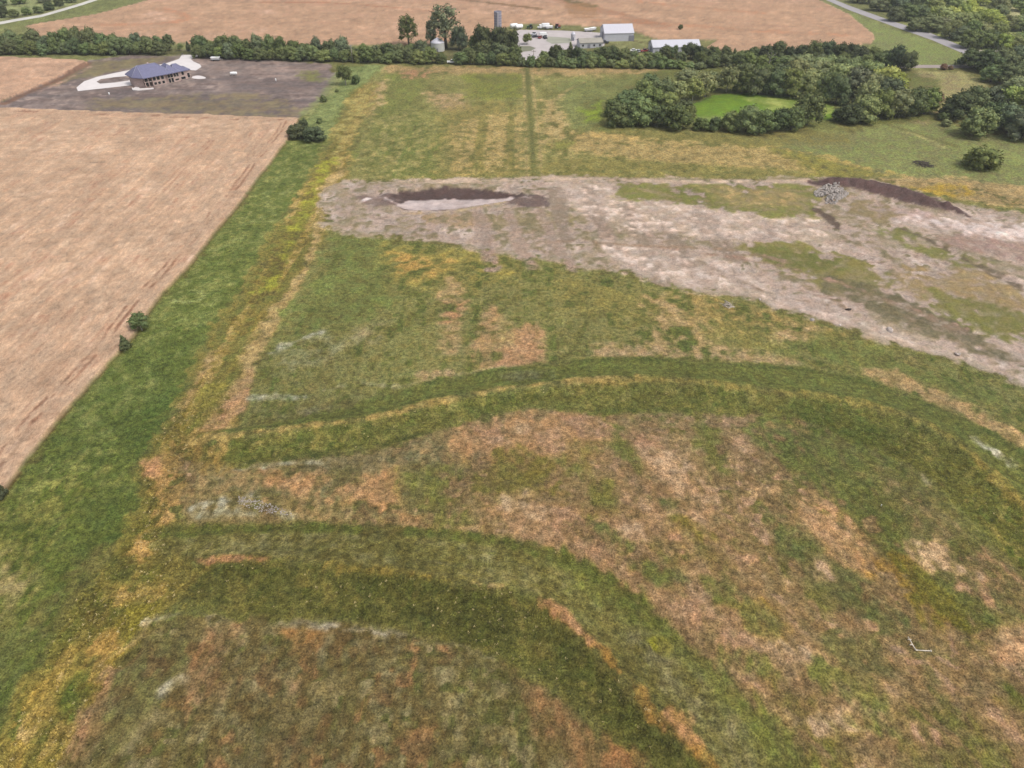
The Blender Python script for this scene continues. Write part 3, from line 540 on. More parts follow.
# other covers that are sheets of their own
def REGION(pts, rid, wob=1.4):
    w = W(pts); i = _sub(w, 4)
    dd = seg_dist(GX[i], GY[i], w, True)[0]
    sd = np.where(inside(GX[i], GY[i], w), dd, -dd) + _wob(i, wob)
    k = (sd > 0) & (region[i] == 0)
    region[i[k]] = rid
REGION(PITW, 6, .5); REGION(BS, 4, 2.6); REGION(HP, 5, 1.5); REGION(CL, 7, 1.2)
# painted vignette grade of the grass, then fine mottling of every cover
gness = np.clip((col[:, 1] - col[:, 0]) / 14 + .55, 0, 1) * sst(136, 118, col[:, 1])
gness[region == 7] = 0
col[:, 0] *= 1 + .10 * gness; col[:, 1] *= 1 + .06 * gness; col[:, 2] *= 1 + .03 * gness
col[:] = col * (1 - .16 * gness[:, None]) + np.array((118, 114, 84)) * (.16 * gness[:, None])
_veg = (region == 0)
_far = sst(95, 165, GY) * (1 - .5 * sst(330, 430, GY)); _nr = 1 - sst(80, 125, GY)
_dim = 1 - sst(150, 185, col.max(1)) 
for _c, (_f, _n) in enumerate(((.12, .02), (.09, -.01), (.09, -.08))):  # vignette brightness painted into the grass colour: lighter far off, yellower nearby
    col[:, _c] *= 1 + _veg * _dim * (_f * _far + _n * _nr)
_sl = (region == 4) * sst(105, 150, col.max(1)); col *= 1 + _sl[:, None] * np.array((.13, .11, .10))
_fine = fbm(GX, GY, .8, oct=1, off=51) * (1 - sst(90, 150, GY))
var = 1 + np.where(region == 0, .08, .035) * nf + np.where(region == 0, .07, .03) * _fine + .05 * n2 + .05 * n6 + .04 * n15 + .03 * m15
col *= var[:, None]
# ------------------------------------------------------------------ relief
def ridge(pts, h, w, i0=None):
    w_ = W(smooth_px(pts, 4)); i = _sub(w_, 3.5 * w)
    dd, arc, _ = seg_dist(GX[i], GY[i], w_)
    L = arc.max()
    return i, h * np.exp(-(dd / w) ** 2) * sst(0, 10, arc) * sst(0, 10, L - arc + 1e-3)
GZ = np.zeros(N)
near = sst(330, 200, GY) if False else 1 - sst(200, 330, GY)
GZ += near * (.10 * n6 + .05 * n2 + .12 * n15)
for pts, h, w_ in ((T1, 1.1, 3.0), ([(x, y + 30 + (x > 500) * 4) for x, y in T1[:9]] + [(766, 420), (860, 440), (940, 488), (1000, 545), (1080, 640)], -.45, 3), ([(200, 561), (265, 563), (400, 575), (471, 588), (501, 593), (550, 610), (580, 635), (610, 668), (640, 706), (677, 736), (700, 758), (760, 820)], 1.25, 3.0),
                   (T2, -.45, 2.6)):
    i, dz = ridge(pts, h, w_); GZ[i] += dz
i, dz = ridge([(816, 183), (850, 184), (890, 191), (925, 202), (968, 216)], 1.8, 4.2); GZ[i] += dz * (1 + .35 * n2[i] + .3 * n6[i])
i, dz = ridge([(905, 230), (930, 240), (960, 256), (1000, 276), (1030, 292)], -.3, 1.4); GZ[i] += dz
i, dz = ridge([(816, 210), (828, 218), (838, 228)], -.7, 1.0); GZ[i] += dz
i, dz = ridge([(940, 246), (980, 250), (1040, 262)], .5, 2.5); GZ[i] += dz * (1 + .4 * n2[i])
# the pit: a dug basin with a steep back bank
pw = W([(396, 190), (420, 187.5), (470, 187.5), (515, 192), (520, 198), (490, 204), (450, 210), (405, 211), (388, 201)])
i = _sub(pw, 6); dd = seg_dist(GX[i], GY[i], pw, True)[0]; sd = np.where(inside(GX[i], GY[i], pw), dd, -dd)
db = seg_dist(GX[i], GY[i], W([(385, 200), (396, 190), (420, 187.5), (470, 187.5), (515, 192), (526, 197)]))[0]
dn = seg_dist(GX[i], GY[i], W([(526, 198), (490, 205), (450, 211.5), (405, 212.5), (386, 203)]))[0]
GZ[i] -= 1.0 * (sd > 0) * sst(0, 4.2, db + .35 * n2[i] + .3 * n6[i]) * sst(0, 9, dn)
GZ[i] += .4 * np.exp(-((sd + 2) / 1.6) ** 2) * (1 + .5 * n2[i]) * (GY[i] > PITC[1])
i = np.nonzero(region == 6)[0]; GZ[i] = np.where(region[i] == 6, np.clip(GZ[i], -.85, -.4), GZ[i])
flat_r = (region == 4); GZ[flat_r] += .12 * n2[flat_r] * near[flat_r]
GZ += zoff + np.where(zoff > .2, .06 * n2, 0)
def zat(x, y):
    r = int(np.searchsorted(rows, y)); r = min(max(r, 0), NR - 1)
    c = int(round((x / half[r] + 1) / 2 * (NC - 1))); c = min(max(c, 0), NC - 1)
    return float(GZ[r * NC + c])
EGAIN = 1.7
def lin(c):
    c = np.asarray(c, float) / 255
    return np.where(c <= .04045, c / 12.92, ((c + .055) / 1.055) ** 2.4)
def alb(c, g=None):
    """albedo of a cover that shows as this sRGB colour in the photograph's light"""
    return tuple(float(v) for v in lin(c) / (g or EGAIN))
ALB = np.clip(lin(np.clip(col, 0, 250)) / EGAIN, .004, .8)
# ------------------------------------------------------------------ materials
def new_mat(name):
    m = bpy.data.materials.new(name); m.use_nodes = True
    nt = m.node_tree; b = nt.nodes['Principled BSDF']
    b.inputs['Specular IOR Level'].default_value = .15
    return m, nt, b
def node(nt, t, **kw):
    n = nt.nodes.new(t)
    for k, v in kw.items():
        if k in n.inputs: n.inputs[k].default_value = v
        else: setattr(n, k, v)
    return n
def noise(nt, vec, scale, detail=3, rough=.6):
    n = node(nt, 'ShaderNodeTexNoise', Scale=scale, Detail=detail, Roughness=rough)
    nt.links.new(vec, n.inputs['Vector']); return n
def ground_mat(name, fine, coarse, amt, bump, stretch=(1, 1, 1), rough=.95, tint=((1.08, 1.01, .90), (.94, .99, 1.0))):
    m, nt, b = new_mat(name); L = nt.links.new
    at_ = node(nt, 'ShaderNodeAttribute', attribute_name='cover')
    geo = node(nt, 'ShaderNodeNewGeometry')
    mp = node(nt, 'ShaderNodeMapping'); mp.inputs['Scale'].default_value = stretch
    L(geo.outputs['Position'], mp.inputs['Vector'])
    n1 = noise(nt, mp.outputs[0], fine, 3, .65); n2_ = noise(nt, mp.outputs[0], coarse, 4, .6)
    n3 = noise(nt, mp.outputs[0], coarse * .35, 3, .6)
    mr = node(nt, 'ShaderNodeMapRange'); mr.inputs['From Min'].default_value = .34; mr.inputs['From Max'].default_value = .66
    mr.inputs['To Min'].default_value = 1 - amt; mr.inputs['To Max'].default_value = 1 + amt
    L(n1.outputs['Fac'], mr.inputs['Value'])
    mr2 = node(nt, 'ShaderNodeMapRange'); mr2.inputs['From Min'].default_value = .36; mr2.inputs['From Max'].default_value = .64
    mr2.inputs['To Min'].default_value = 1 - amt * .7; mr2.inputs['To Max'].default_value = 1 + amt * .7
    L(n2_.outputs['Fac'], mr2.inputs['Value'])
    mu = node(nt, 'ShaderNodeMath', operation='MULTIPLY'); L(mr.outputs[0], mu.inputs[0]); L(mr2.outputs[0], mu.inputs[1])
    ra = node(nt, 'ShaderNodeValToRGB')
    ra.color_ramp.elements[0].position = .35; ra.color_ramp.elements[1].position = .65
    ra.color_ramp.elements[0].color = (*tint[0], 1); ra.color_ramp.elements[1].color = (*tint[1], 1)
    L(n3.outputs['Fac'], ra.inputs['Fac'])
    v1 = node(nt, 'ShaderNodeVectorMath', operation='MULTIPLY'); L(at_.outputs['Color'], v1.inputs[0]); L(ra.outputs['Color'], v1.inputs[1])
    v2 = node(nt, 'ShaderNodeVectorMath', operation='SCALE'); L(v1.outputs[0], v2.inputs[0]); L(mu.outputs[0], v2.inputs['Scale'])
    L(v2.outputs[0], b.inputs['Base Color'])
    b.inputs['Roughness'].default_value = rough
    bp = node(nt, 'ShaderNodeBump', Strength=bump, Distance=.5)
    ad = node(nt, 'ShaderNodeMath', operation='ADD'); L(n1.outputs['Fac'], ad.inputs[0]); L(n2_.outputs['Fac'], ad.inputs[1])
    L(ad.outputs[0], bp.inputs['Height']); L(bp.outputs[0], b.inputs['Normal'])
    return m
GM = {0: ground_mat('mixed_grass', 3.4, 1.0, .5, .7),
      1: ground_mat('ripe_wheat', 4.0, 1.4, .2, .5, (1, .5, 1), tint=((1.04, 1.0, .97), (.96, 1, 1.03))),
      4: ground_mat('worked_soil', 2.2, .8, .2, .6, tint=((1.05, 1.0, .96), (.95, 1, 1.03))),
      5: ground_mat('bare_garden_soil', 1.2, .4, .16, .5, (.5, 1, 1), tint=((1.05, 1.0, .96), (.95, 1, 1.03))),
      6: ground_mat('wet_pale_mud', 2.0, .5, .08, .2, rough=.7, tint=((1.02, 1.0, .98), (.98, 1, 1.02))),
      7: ground_mat('lush_grass', 1.5, .5, .14, .5)}
GM[2] = GM[3] = GM[1]
# ------------------------------------------------------------------ ground meshes
rr, cc_ = np.meshgrid(np.arange(NR - 1), np.arange(NC - 1), indexing='ij')
a = (rr * NC + cc_).ravel()
quads = np.stack([a, a + 1, a + NC + 1, a + NC], 1)
qr = region[quads]; fr = qr.max(1)
names = {0: 'ground', 1: 'wheat_field', 2: 'wheat_field', 3: 'wheat_field', 4: 'bare_soil', 5: 'garden_soil', 6: 'puddle', 7: 'meadow'}
def sheet(name, q, mat):
    used, inv = np.unique(q, return_inverse=True); inv = inv.reshape(q.shape)
    me = bpy.data.meshes.new(name)
    me.vertices.add(len(used)); me.loops.add(q.size); me.polygons.add(len(q))
    co = np.stack([GX[used], GY[used], GZ[used]], 1)
    me.vertices.foreach_set('co', co.astype(np.float32).ravel())
    me.loops.foreach_set('vertex_index', inv.astype(np.int32).ravel())
    me.polygons.foreach_set('loop_start', np.arange(0, q.size, 4, dtype=np.int32))
    me.polygons.foreach_set('use_smooth', np.ones(len(q), bool))
    me.update(calc_edges=True)
    ca = me.color_attributes.new('cover', 'FLOAT_COLOR', 'POINT')
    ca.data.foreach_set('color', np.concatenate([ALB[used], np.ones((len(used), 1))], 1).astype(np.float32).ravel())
    me.materials.append(mat)
    o = bpy.data.objects.new(name, me); C.objects.link(o); o['kind'] = 'structure'
    return o
for rid in range(8):
    q = quads[fr == rid]
    if len(q): sheet(names[rid], q, GM[rid])
# ------------------------------------------------------------------ helpers for objects
class MB:
    def __init__(s): s.v, s.f, s.sm = [], [], []
    def add(s, vs, fs, smooth=False):
        o = len(s.v); s.v += [tuple(v) for v in vs]; s.f += [tuple(i + o for i in f) for f in fs]; s.sm += [smooth] * len(fs)
    def box(s, x0, x1, y0, y1, z0, z1, bev=0.0, M=None):
        if bev:
            bm = bmesh.new(); bmesh.ops.create_cube(bm, size=1)
            for v in bm.verts: v.co = Vector(((x0 + x1) / 2 + v.co.x * (x1 - x0), (y0 + y1) / 2 + v.co.y * (y1 - y0), (z0 + z1) / 2 + v.co.z * (z1 - z0)))
            bmesh.ops.bevel(bm, geom=bm.edges[:], offset=bev, segments=2, affect='EDGES', profile=.5)
            vs = [v.co.copy() for v in bm.verts]; fs = [[v.index for v in f.verts] for f in bm.faces]; bm.free()
        else:
            vs = [Vector(p) for p in ((x0, y0, z0), (x1, y0, z0), (x1, y1, z0), (x0, y1, z0), (x0, y0, z1), (x1, y0, z1), (x1, y1, z1), (x0, y1, z1))]
            fs = [(3, 2, 1, 0), (4, 5, 6, 7), (0, 1, 5, 4), (1, 2, 6, 5), (2, 3, 7, 6), (3, 0, 4, 7)]
        if M: vs = [M @ v for v in vs]
        s.add(vs, fs)
    def prism(s, pts, z0, z1):
        n = len(pts)
        s.add([(x, y, z0) for x, y in pts] + [(x, y, z1) for x, y in pts],
              [tuple(range(n - 1, -1, -1)), tuple(range(n, 2 * n))] + [(i, (i + 1) % n, n + (i + 1) % n, n + i) for i in range(n)])
    def tube(s, pts, rad, seg=8, caps=True):
        pts = [Vector(p) for p in pts]; rad = rad if isinstance(rad, (list, tuple)) else [rad] * len(pts)
        vs = []; n = len(pts)
        for i, p in enumerate(pts):
            t = (pts[min(i + 1, n - 1)] - pts[max(i - 1, 0)]).normalized()
            a = t.orthogonal().normalized(); b = t.cross(a)
            for k in range(seg):
                an = 2 * math.pi * k / seg
                vs.append(p + (a * math.cos(an) + b * math.sin(an)) * rad[i])
        fs = [(i * seg + k, i * seg + (k + 1) % seg, (i + 1) * seg + (k + 1) % seg, (i + 1) * seg + k) for i in range(n - 1) for k in range(seg)]
        if caps: fs += [tuple(range(seg - 1, -1, -1)), tuple((n - 1) * seg + k for k in range(seg))]
        s.add(vs, fs, True)
    def lathe(s, prof, seg=24, c=(0, 0)):
        vs = [(c[0] + r * math.cos(2 * math.pi * k / seg), c[1] + r * math.sin(2 * math.pi * k / seg), z) for r, z in prof for k in range(seg)]
        fs = [(i * seg + k, i * seg + (k + 1) % seg, (i + 1) * seg + (k + 1) % seg, (i + 1) * seg + k) for i in range(len(prof) - 1) for k in range(seg)]
        s.add(vs, fs, True)
    def build(s, name, mat, parent=None):
        me = bpy.data.meshes.new(name); me.from_pydata([tuple(v) for v in s.v], [], s.f)
        me.polygons.foreach_set('use_smooth', s.sm); me.materials.append(mat); me.update()
        o = bpy.data.objects.new(name, me); C.objects.link(o); o.parent = parent
        return o
def tag(o, label, cat, group=None, kind=None):
    o['label'] = label; o['category'] = cat
    if group: o['group'] = group
    if kind: o['kind'] = kind
    return o
def empty(name, x, y, z=None, rz=0):
    o = bpy.data.objects.new(name, None); C.objects.link(o)
    o.location = (x, y, zat(x, y) if z is None else z); o.rotation_euler = (0, 0, rz); o.empty_display_size = .5
    return o
def copy_tree(o, parent=None):
    c = o.copy(); C.objects.link(c); c.parent = parent
    for ch in list(o.children): copy_tree(ch, c)
    return c
def plain(name, c, rough=.7, var=.12, scale=1.0, metal=0, stretch=(1, 1, 1), bump=.1, spec=.2, coord='Object'):
    m, nt, b = new_mat(name); L = nt.links.new
    tc = node(nt, 'ShaderNodeTexCoord'); mp = node(nt, 'ShaderNodeMapping'); mp.inputs['Scale'].default_value = stretch
    L(tc.outputs[coord], mp.inputs['Vector'])
    n = noise(nt, mp.outputs[0], scale, 4, .6)
    ra = node(nt, 'ShaderNodeValToRGB')
    ra.color_ramp.elements[0].position = .3; ra.color_ramp.elements[1].position = .7
    ra.color_ramp.elements[0].color = (*[v * (1 - var) for v in c], 1); ra.color_ramp.elements[1].color = (*[min(1, v * (1 + var)) for v in c], 1)
    L(n.outputs['Fac'], ra.inputs['Fac']); L(ra.outputs['Color'], b.inputs['Base Color'])
    bp = node(nt, 'ShaderNodeBump', Strength=bump, Distance=.05); L(n.outputs['Fac'], bp.inputs['Height']); L(bp.outputs[0], b.inputs['Normal'])
    b.inputs['Roughness'].default_value = rough; b.inputs['Metallic'].default_value = metal; b.inputs['Specular IOR Level'].default_value = spec
    return m
# ------------------------------------------------------------------ flat sheets: drives, roads, yard
from mathutils.geometry import tessellate_polygon
def flat(name, px, mat, z=.06, holes=(), sm=False):
    loops = [[Vector((*at(*p), 0)) for p in (smooth_px(l + l[:1], 4)[:-1] if sm else l)] for l in [px, *holes]]
    vs = [v for l in loops for v in l]
    fs = [t for t in tessellate_polygon(loops)]
    me = bpy.data.meshes.new(name); me.from_pydata([(v.x, v.y, z + max(0, zat(v.x, v.y)) * 0) for v in vs], [], fs)
    me.materials.append(mat); me.update()
    bm = bmesh.new(); bm.from_mesh(me); bmesh.ops.recalc_face_normals(bm, faces=bm.faces)
    for f in bm.faces:
        if f.normal.z < 0: f.normal_flip()
    bm.to_mesh(me); bm.free()
    o = bpy.data.objects.new(name, me); C.objects.link(o); o['kind'] = 'structure'
    return o
CONC = plain('pale_concrete', alb((240, 232, 230), 1.6), .85, .05, .25, spec=.1)
GRAV = plain('pale_gravel', alb((212, 202, 200)), .95, .1, .12, spec=.05)
ROADM = plain('grey_road', alb((186, 180, 182)), .9, .07, .1, spec=.1)
DRIVE = [(182, 55), (197, 54.8), (198.5, 56), (191, 59.2), (193.5, 61.6), (200, 64.4), (201.5, 67), (196, 70.5), (188, 70), (178, 66.5), (166, 66.5), (150, 70), (140, 71.5), (131, 72.5),
         (129, 76), (115, 77.2), (101, 79.2), (96.5, 81.8), (100, 83.8), (115, 82.6), (130, 80.4), (134, 81), (134, 85), (111, 87.6), (78, 91.2), (76.5, 87.6), (84, 81.5), (97, 77), (115, 73), (133, 69.4), (150, 66.5), (166, 63.4), (179, 59)]
flat('driveway', DRIVE, CONC)
flat('path', [(193, 76.2), (199, 75.6), (205, 77.2), (205, 78.6), (198, 79), (192, 78)], CONC, .05, sm=True)
flat('patio', [(132.5, 88.6), (136, 86.6), (139, 87.4), (140, 88.6), (147, 88.2), (153.5, 87.8), (153.8, 89), (138, 90.6), (133.4, 90.2)], CONC, .07)
flat('gravel_road', [(-30, 26), (0, 21.8), (14, 19.2), (41, 14.8), (62, 8.8), (82, 2.8), (96, -2), (104, -2), (83, 5), (63, 11), (42, 17), (15, 21.6), (0, 24.6), (-30, 29)], plain('white_gravel', alb((226, 222, 214)), .95, .12, .15), .06)
flat('road', [(812, -8), (830, -2), (850, 6), (892, 21), (931.5, 33.5), (969, 49), (980, 54), (974, 59), (969, 56), (931.5, 40), (892, 26), (850, 10.5), (826, 0), (806, -8)], ROADM, .06)
flat('gravel_road', [(896, 65), (968, 65), (1040, 64), (1040, 66.5), (968, 68), (896, 68)], plain('grey_gravel', alb((180, 166, 160)), .95, .1, .15), .05)
flat('track', [(970, 50.2), (1000, 50), (1040, 50), (1040, 52.4), (1000, 52.6), (973, 53.4)], plain('pale_track', alb((206, 198, 180)), .95, .1, .15), .05)
flat('track', [(918, 30.6), (926, 29.2), (934, 29.4), (934, 32.2), (928, 33.2), (919, 33.4)], plain('sandy_track', alb((196, 184, 160)), .95, .1, .15), .05)
flat('farmyard', [(512, 33), (519, 29.8), (560, 30.6), (590, 32), (602, 33), (606, 41), (604, 46), (582, 48.5), (570, 50), (552, 49), (546, 54), (534, 60), (516, 61), (512, 52)], GRAV, .06)
flat('lawn', [(548, 36.6), (570, 38), (572, 43), (552, 44), (546, 41)], plain('thin_grass', alb((176, 176, 158)), .95, .12, .2), .09)
flat('lawn', [(519, 46), (530, 46.2), (536, 48.2), (531, 51), (522, 52), (514, 51)], plain('dark_turf', alb((140, 140, 118)), .95, .15, .2), .09)
# ------------------------------------------------------------------ trees
FOL, nt_, b_ = new_mat('foliage')
oi = node(nt_, 'ShaderNodeObjectInfo'); ta = node(nt_, 'ShaderNodeAttribute', attribute_name='tone')
tc = node(nt_, 'ShaderNodeTexCoord'); nz = noise(nt_, tc.outputs['Object'], 1.1, 3, .6)
mr = node(nt_, 'ShaderNodeMapRange'); mr.inputs['From Min'].default_value = .3; mr.inputs['From Max'].default_value = .7; mr.inputs['To Min'].default_value = .8; mr.inputs['To Max'].default_value = 1.2
nt_.links.new(nz.outputs['Fac'], mr.inputs['Value'])
v1 = node(nt_, 'ShaderNodeVectorMath', operation='MULTIPLY'); nt_.links.new(oi.outputs['Color'], v1.inputs[0]); nt_.links.new(ta.outputs['Color'], v1.inputs[1])
v2 = node(nt_, 'ShaderNodeVectorMath', operation='SCALE'); nt_.links.new(v1.outputs[0], v2.inputs[0]); nt_.links.new(mr.outputs[0], v2.inputs['Scale'])
nt_.links.new(v2.outputs[0], b_.inputs['Base Color']); b_.inputs['Roughness'].default_value = .85; b_.inputs['Specular IOR Level'].default_value = .08
BARK = plain('bark', (.10, .08, .06), .95, .3, 2.5, stretch=(1, 1, .3), bump=.5)
PALEB = plain('pale_bark', (.34, .31, .27), .95, .2, 2.5, stretch=(1, 1, .3), bump=.4)
def crown_mesh(name, seed, lobes, leaf=.5, dens=3.2, core=.74):
    """leaf clumps spread over the skins of overlapping lobes; lobes = [(x,y,z,rx,rz)]"""
    g = np.random.RandomState(seed)
    V, Q, T = [], [], []
    base = 0
    for (x, y, z, rx, rz) in lobes:
        area = 4 * math.pi * ((rx * rx + 2 * rx * rz) / 3)
        n = int(area * dens / (leaf * leaf * 4))
        dirs = g.normal(size=(n, 3)); dirs /= np.linalg.norm(dirs, axis=1)[:, None]
        bump = .84 + .24 * np.sin(3.1 * dirs[:, 0] + seed + x) * np.sin(3.7 * dirs[:, 1] + y) + .16 * np.sin(6.3 * dirs[:, 2] + 5 * dirs[:, 0] + z) + .10 * np.sin(11 * dirs[:, 1] + 9 * dirs[:, 2] + x)
        r = bump * (.74 + .36 * g.rand(n) ** 1.3)
        P = np.stack([x + rx * dirs[:, 0] * r, y + rx * dirs[:, 1] * r, z + rz * dirs[:, 2] * r], 1)
        nor = dirs + .75 * g.normal(size=(n, 3)); nor /= np.linalg.norm(nor, axis=1)[:, None]
        keep = P[:, 2] > .15
        for (x2, y2, z2, rx2, rz2) in lobes:
            if (x2, y2, z2) == (x, y, z): continue
            q = ((P[:, 0] - x2) / rx2) ** 2 + ((P[:, 1] - y2) / rx2) ** 2 + ((P[:, 2] - z2) / rz2) ** 2
            keep &= q > .42
        P, nor = P[keep], nor[keep]; n = len(P)
        a = np.cross(nor, g.normal(size=(n, 3))); a /= np.linalg.norm(a, axis=1)[:, None]; b = np.cross(nor, a)
        s = leaf * (.6 + .8 * g.rand(n, 1))
        quad = np.stack([P - a * s, P - b * s * .7, P + a * s, P + b * s * .7], 1).reshape(-1, 3)
        t = (.85 + .3 * g.rand()) * (.88 + .24 * g.rand(n))
        w = g.rand(n)[:, None] * .14
        tt = np.stack([t * (1 + w[:, 0]), t, t * (1 - w[:, 0])], 1)
        V.append(quad); T.append(np.repeat(tt, 4, 0)); Q.append(np.arange(n * 4).reshape(n, 4) + base); base += n * 4
        if core:
            k = np.array([(math.sin(th) * math.cos(ph), math.sin(th) * math.sin(ph), math.cos(th)) for th in np.linspace(.15, math.pi - .15, 6) for ph in np.linspace(0, 2 * math.pi, 9)[:-1]])
            kk = k * (core * (.9 + .2 * g.rand(len(k), 1)))
            P = np.stack([x + rx * kk[:, 0], y + rx * kk[:, 1], np.maximum(.05, z + rz * kk[:, 2])], 1)
            V.append(P); T.append(np.full((len(P), 3), .8))
            Q.append(np.array([(i * 8 + j, i * 8 + (j + 1) % 8, (i + 1) * 8 + (j + 1) % 8, (i + 1) * 8 + j) for i in range(5) for j in range(8)]) + base); base += len(P)
    V = np.concatenate(V); Q = np.concatenate(Q); T = np.concatenate(T)
    me = bpy.data.meshes.new(name)
    me.vertices.add(len(V)); me.loops.add(Q.size); me.polygons.add(len(Q))
    me.vertices.foreach_set('co', V.astype(np.float32).ravel()); me.loops.foreach_set('vertex_index', Q.astype(np.int32).ravel())
    me.polygons.foreach_set('loop_start', np.arange(0, Q.size, 4, dtype=np.int32)); me.update(calc_edges=True)
    ca = me.color_attributes.new('tone', 'FLOAT_COLOR', 'POINT')
    ca.data.foreach_set('color', np.concatenate([T, np.ones((len(T), 1))], 1).astype(np.float32).ravel())
    me.materials.append(FOL)
    return me
def trunk_mesh(h, r, limbs, seed, mat=BARK, lean=.0):
    g = random.Random(seed); m = MB()
    top = Vector((lean * h, 0, h))
    m.tube([(0, 0, -.2), (lean * h * .3 + .05, .04, h * .35), (lean * h * .7 - .06, 0, h * .7), top], [r * 1.25, r * .95, r * .7, r * .3], 8)
    for k in range(limbs):
        z = h * (.4 + .45 * k / max(1, limbs)); a = k * 2.4 + g.random()
        l = h * (.28 + .12 * g.random())
        p = Vector((lean * z, 0, z))
        m.tube([p, p + Vector((math.cos(a) * l * .5, math.sin(a) * l * .5, l * .45)), p + Vector((math.cos(a) * l, math.sin(a) * l, l * .8))], [r * .5, r * .35, r * .12], 6)
    me = bpy.data.meshes.new('trunk'); me.from_pydata([tuple(v) for v in m.v], [], m.f); me.materials.append(mat)
    me.polygons.foreach_set('use_smooth', m.sm); me.update()
    return me
def rlobes(seed, n, W_, H_, zlo, big=.34, top=1.0):
    g = random.Random(seed); L = [(0, 0, H_ * .5, W_ * .32, H_ * .36)]
    for k in range(n):
        a = k * 2.399 + g.random() * .7; f = (k + .5) / n
        z = H_ * (zlo + (top - zlo - .16) * (1 - f) ** .8) + g.uniform(-.3, .3)
        rr_ = W_ * .5 * (math.sin(min(1, .30 + f * .75) * math.pi / 2)) * g.uniform(.55, .78)
        s = W_ * big * g.uniform(.55, .95)
        L.append((math.cos(a) * rr_, math.sin(a) * rr_, max(z, s * .6), s, s * g.uniform(.72, .95)))
    return L
PROTO = {}
PROTO['broad'] = [(crown_mesh('crown', 100 + k, rlobes(100 + k, 15, 9.5, 10, .14, .30), .32, 1.6, .66), trunk_mesh(5.5, .28, 4, k), 9.5, 10.) for k in range(5)]
PROTO['pale'] = [(crown_mesh('crown', 200 + k, rlobes(200 + k, 13, 10, 11, .3, .27), .34, 1.25, .6), trunk_mesh(6.5, .26, 5, 20 + k, PALEB), 10., 11.) for k in range(3)]
PROTO['tall'] = [(crown_mesh('crown', 300 + k, rlobes(300 + k, 22, 12, 17, .2, .19), .36, 1.05, .42), trunk_mesh(14, .42, 9, 40 + k), 12., 17.) for k in range(2)]
PROTO['cedar'] = [(crown_mesh('crown', 400 + k, [(0, 0, 1.6, 1.9, 1.7), (.2, .1, 3.2, 1.6, 1.7), (-.1, 0, 4.8, 1.1, 1.5), (.05, 0, 6.1, .6, 1.1), (1.0, .3, 1.9, 1.1, 1.2), (-1, -.4, 2.1, 1.1, 1.2), (.1, -1., 2.4, 1., 1.2)], .26, 1.9), trunk_mesh(4, .14, 0, 60 + k), 4.4, 7.1) for k in range(2)]
PROTO['bush'] = [(crown_mesh('crown', 500 + k, rlobes(500 + k, 11, 5, 3.6, .10, .32), .22, 1.7), trunk_mesh(1.8, .1, 3, 80 + k), 5., 3.6) for k in range(3)]
PROTO['bare'] = [(crown_mesh('crown', 600 + k, [(.6, .2, 9.2, .9, .8), (-.8, .1, 10.4, .8, 1.0), (.2, -.7, 11.5, .9, .8), (1.3, .4, 11.2, .7, .6), (-.2, .5, 7.6, .8, .6)], .28, .9, 0), trunk_mesh(11, .22, 6, 90 + k, PALEB), 4., 12.) for k in range(1)]
TONES = {'dark': (0.116, 0.15, 0.062), 'mid': (0.15, 0.19, 0.073), 'light': (0.23, 0.28, 0.104), 'sage': (0.198, 0.23, 0.113), 'blue': (0.129, 0.157, 0.085), 'lime': (0.302, 0.356, 0.097), 'red': (0.203, 0.134, 0.086), 'deep': (0.08, 0.1, 0.049)}
SHOW = {'dark': 'dark green', 'mid': 'mid green', 'light': 'light green', 'sage': 'pale sage green', 'blue': 'dull grey green', 'lime': 'yellow green', 'red': 'reddish brown', 'deep': 'very dark green'}
NOUN = {'broad': ('tree', 'tree'), 'pale': ('tree', 'tree'), 'tall': ('tree', 'tree'), 'cedar': ('cedar_tree', 'tree'), 'bush': ('bush', 'bush'), 'bare': ('sparse_tree', 'tree')}
grng = random.Random(11)
first = {}
def plant(px, py, wpx, hpx, kind='broad', tone='mid', rz=None, v=None):
    """a tree whose foot shows at px, py; width and height in pixels there"""
    x, y = at(px, py); a, b = pxm(px, py)
    vi = grng.randrange(len(PROTO[kind])) if v is None else v
    cm, tm, w0, h0 = PROTO[kind][vi]
    w, h = wpx / a, hpx / b * .93
    root = empty(NOUN[kind][0], x, y, None, grng.uniform(0, 6.28) if rz is None else rz)
    sx, sz = w / w0, h / h0
    root.scale = (sx * grng.uniform(.94, 1.06), sx * grng.uniform(.94, 1.06), sz)
    j = grng.uniform(.8, 1.22); t = TONES[tone]
    for nm, me in (('crown', cm), ('trunk', tm)):
        if (nm, kind, vi) not in first:
            o = first[(nm, kind, vi)] = bpy.data.objects.new(nm, me)
        else:
            o = first[(nm, kind, vi)].copy()
        C.objects.link(o); o.parent = root
        o.color = (t[0] * j * grng.uniform(.92, 1.1), t[1] * j, t[2] * j * grng.uniform(.85, 1.15), 1)
    root['_px'] = px; root['_tone'] = tone; root['_kind'] = kind
    return root
ONES = 'zeroth first second third fourth fifth sixth seventh eighth ninth tenth eleventh twelfth thirteenth fourteenth fifteenth sixteenth seventeenth eighteenth nineteenth'.split()
TENS = {2: ('twentieth', 'twenty'), 3: ('thirtieth', 'thirty'), 4: ('fortieth', 'forty'), 5: ('fiftieth', 'fifty')}
def ordn(n):
    if n < 20: return ONES[n]
    return TENS[n // 10][0] if n % 10 == 0 else TENS[n // 10][1] + '-' + ONES[n % 10]
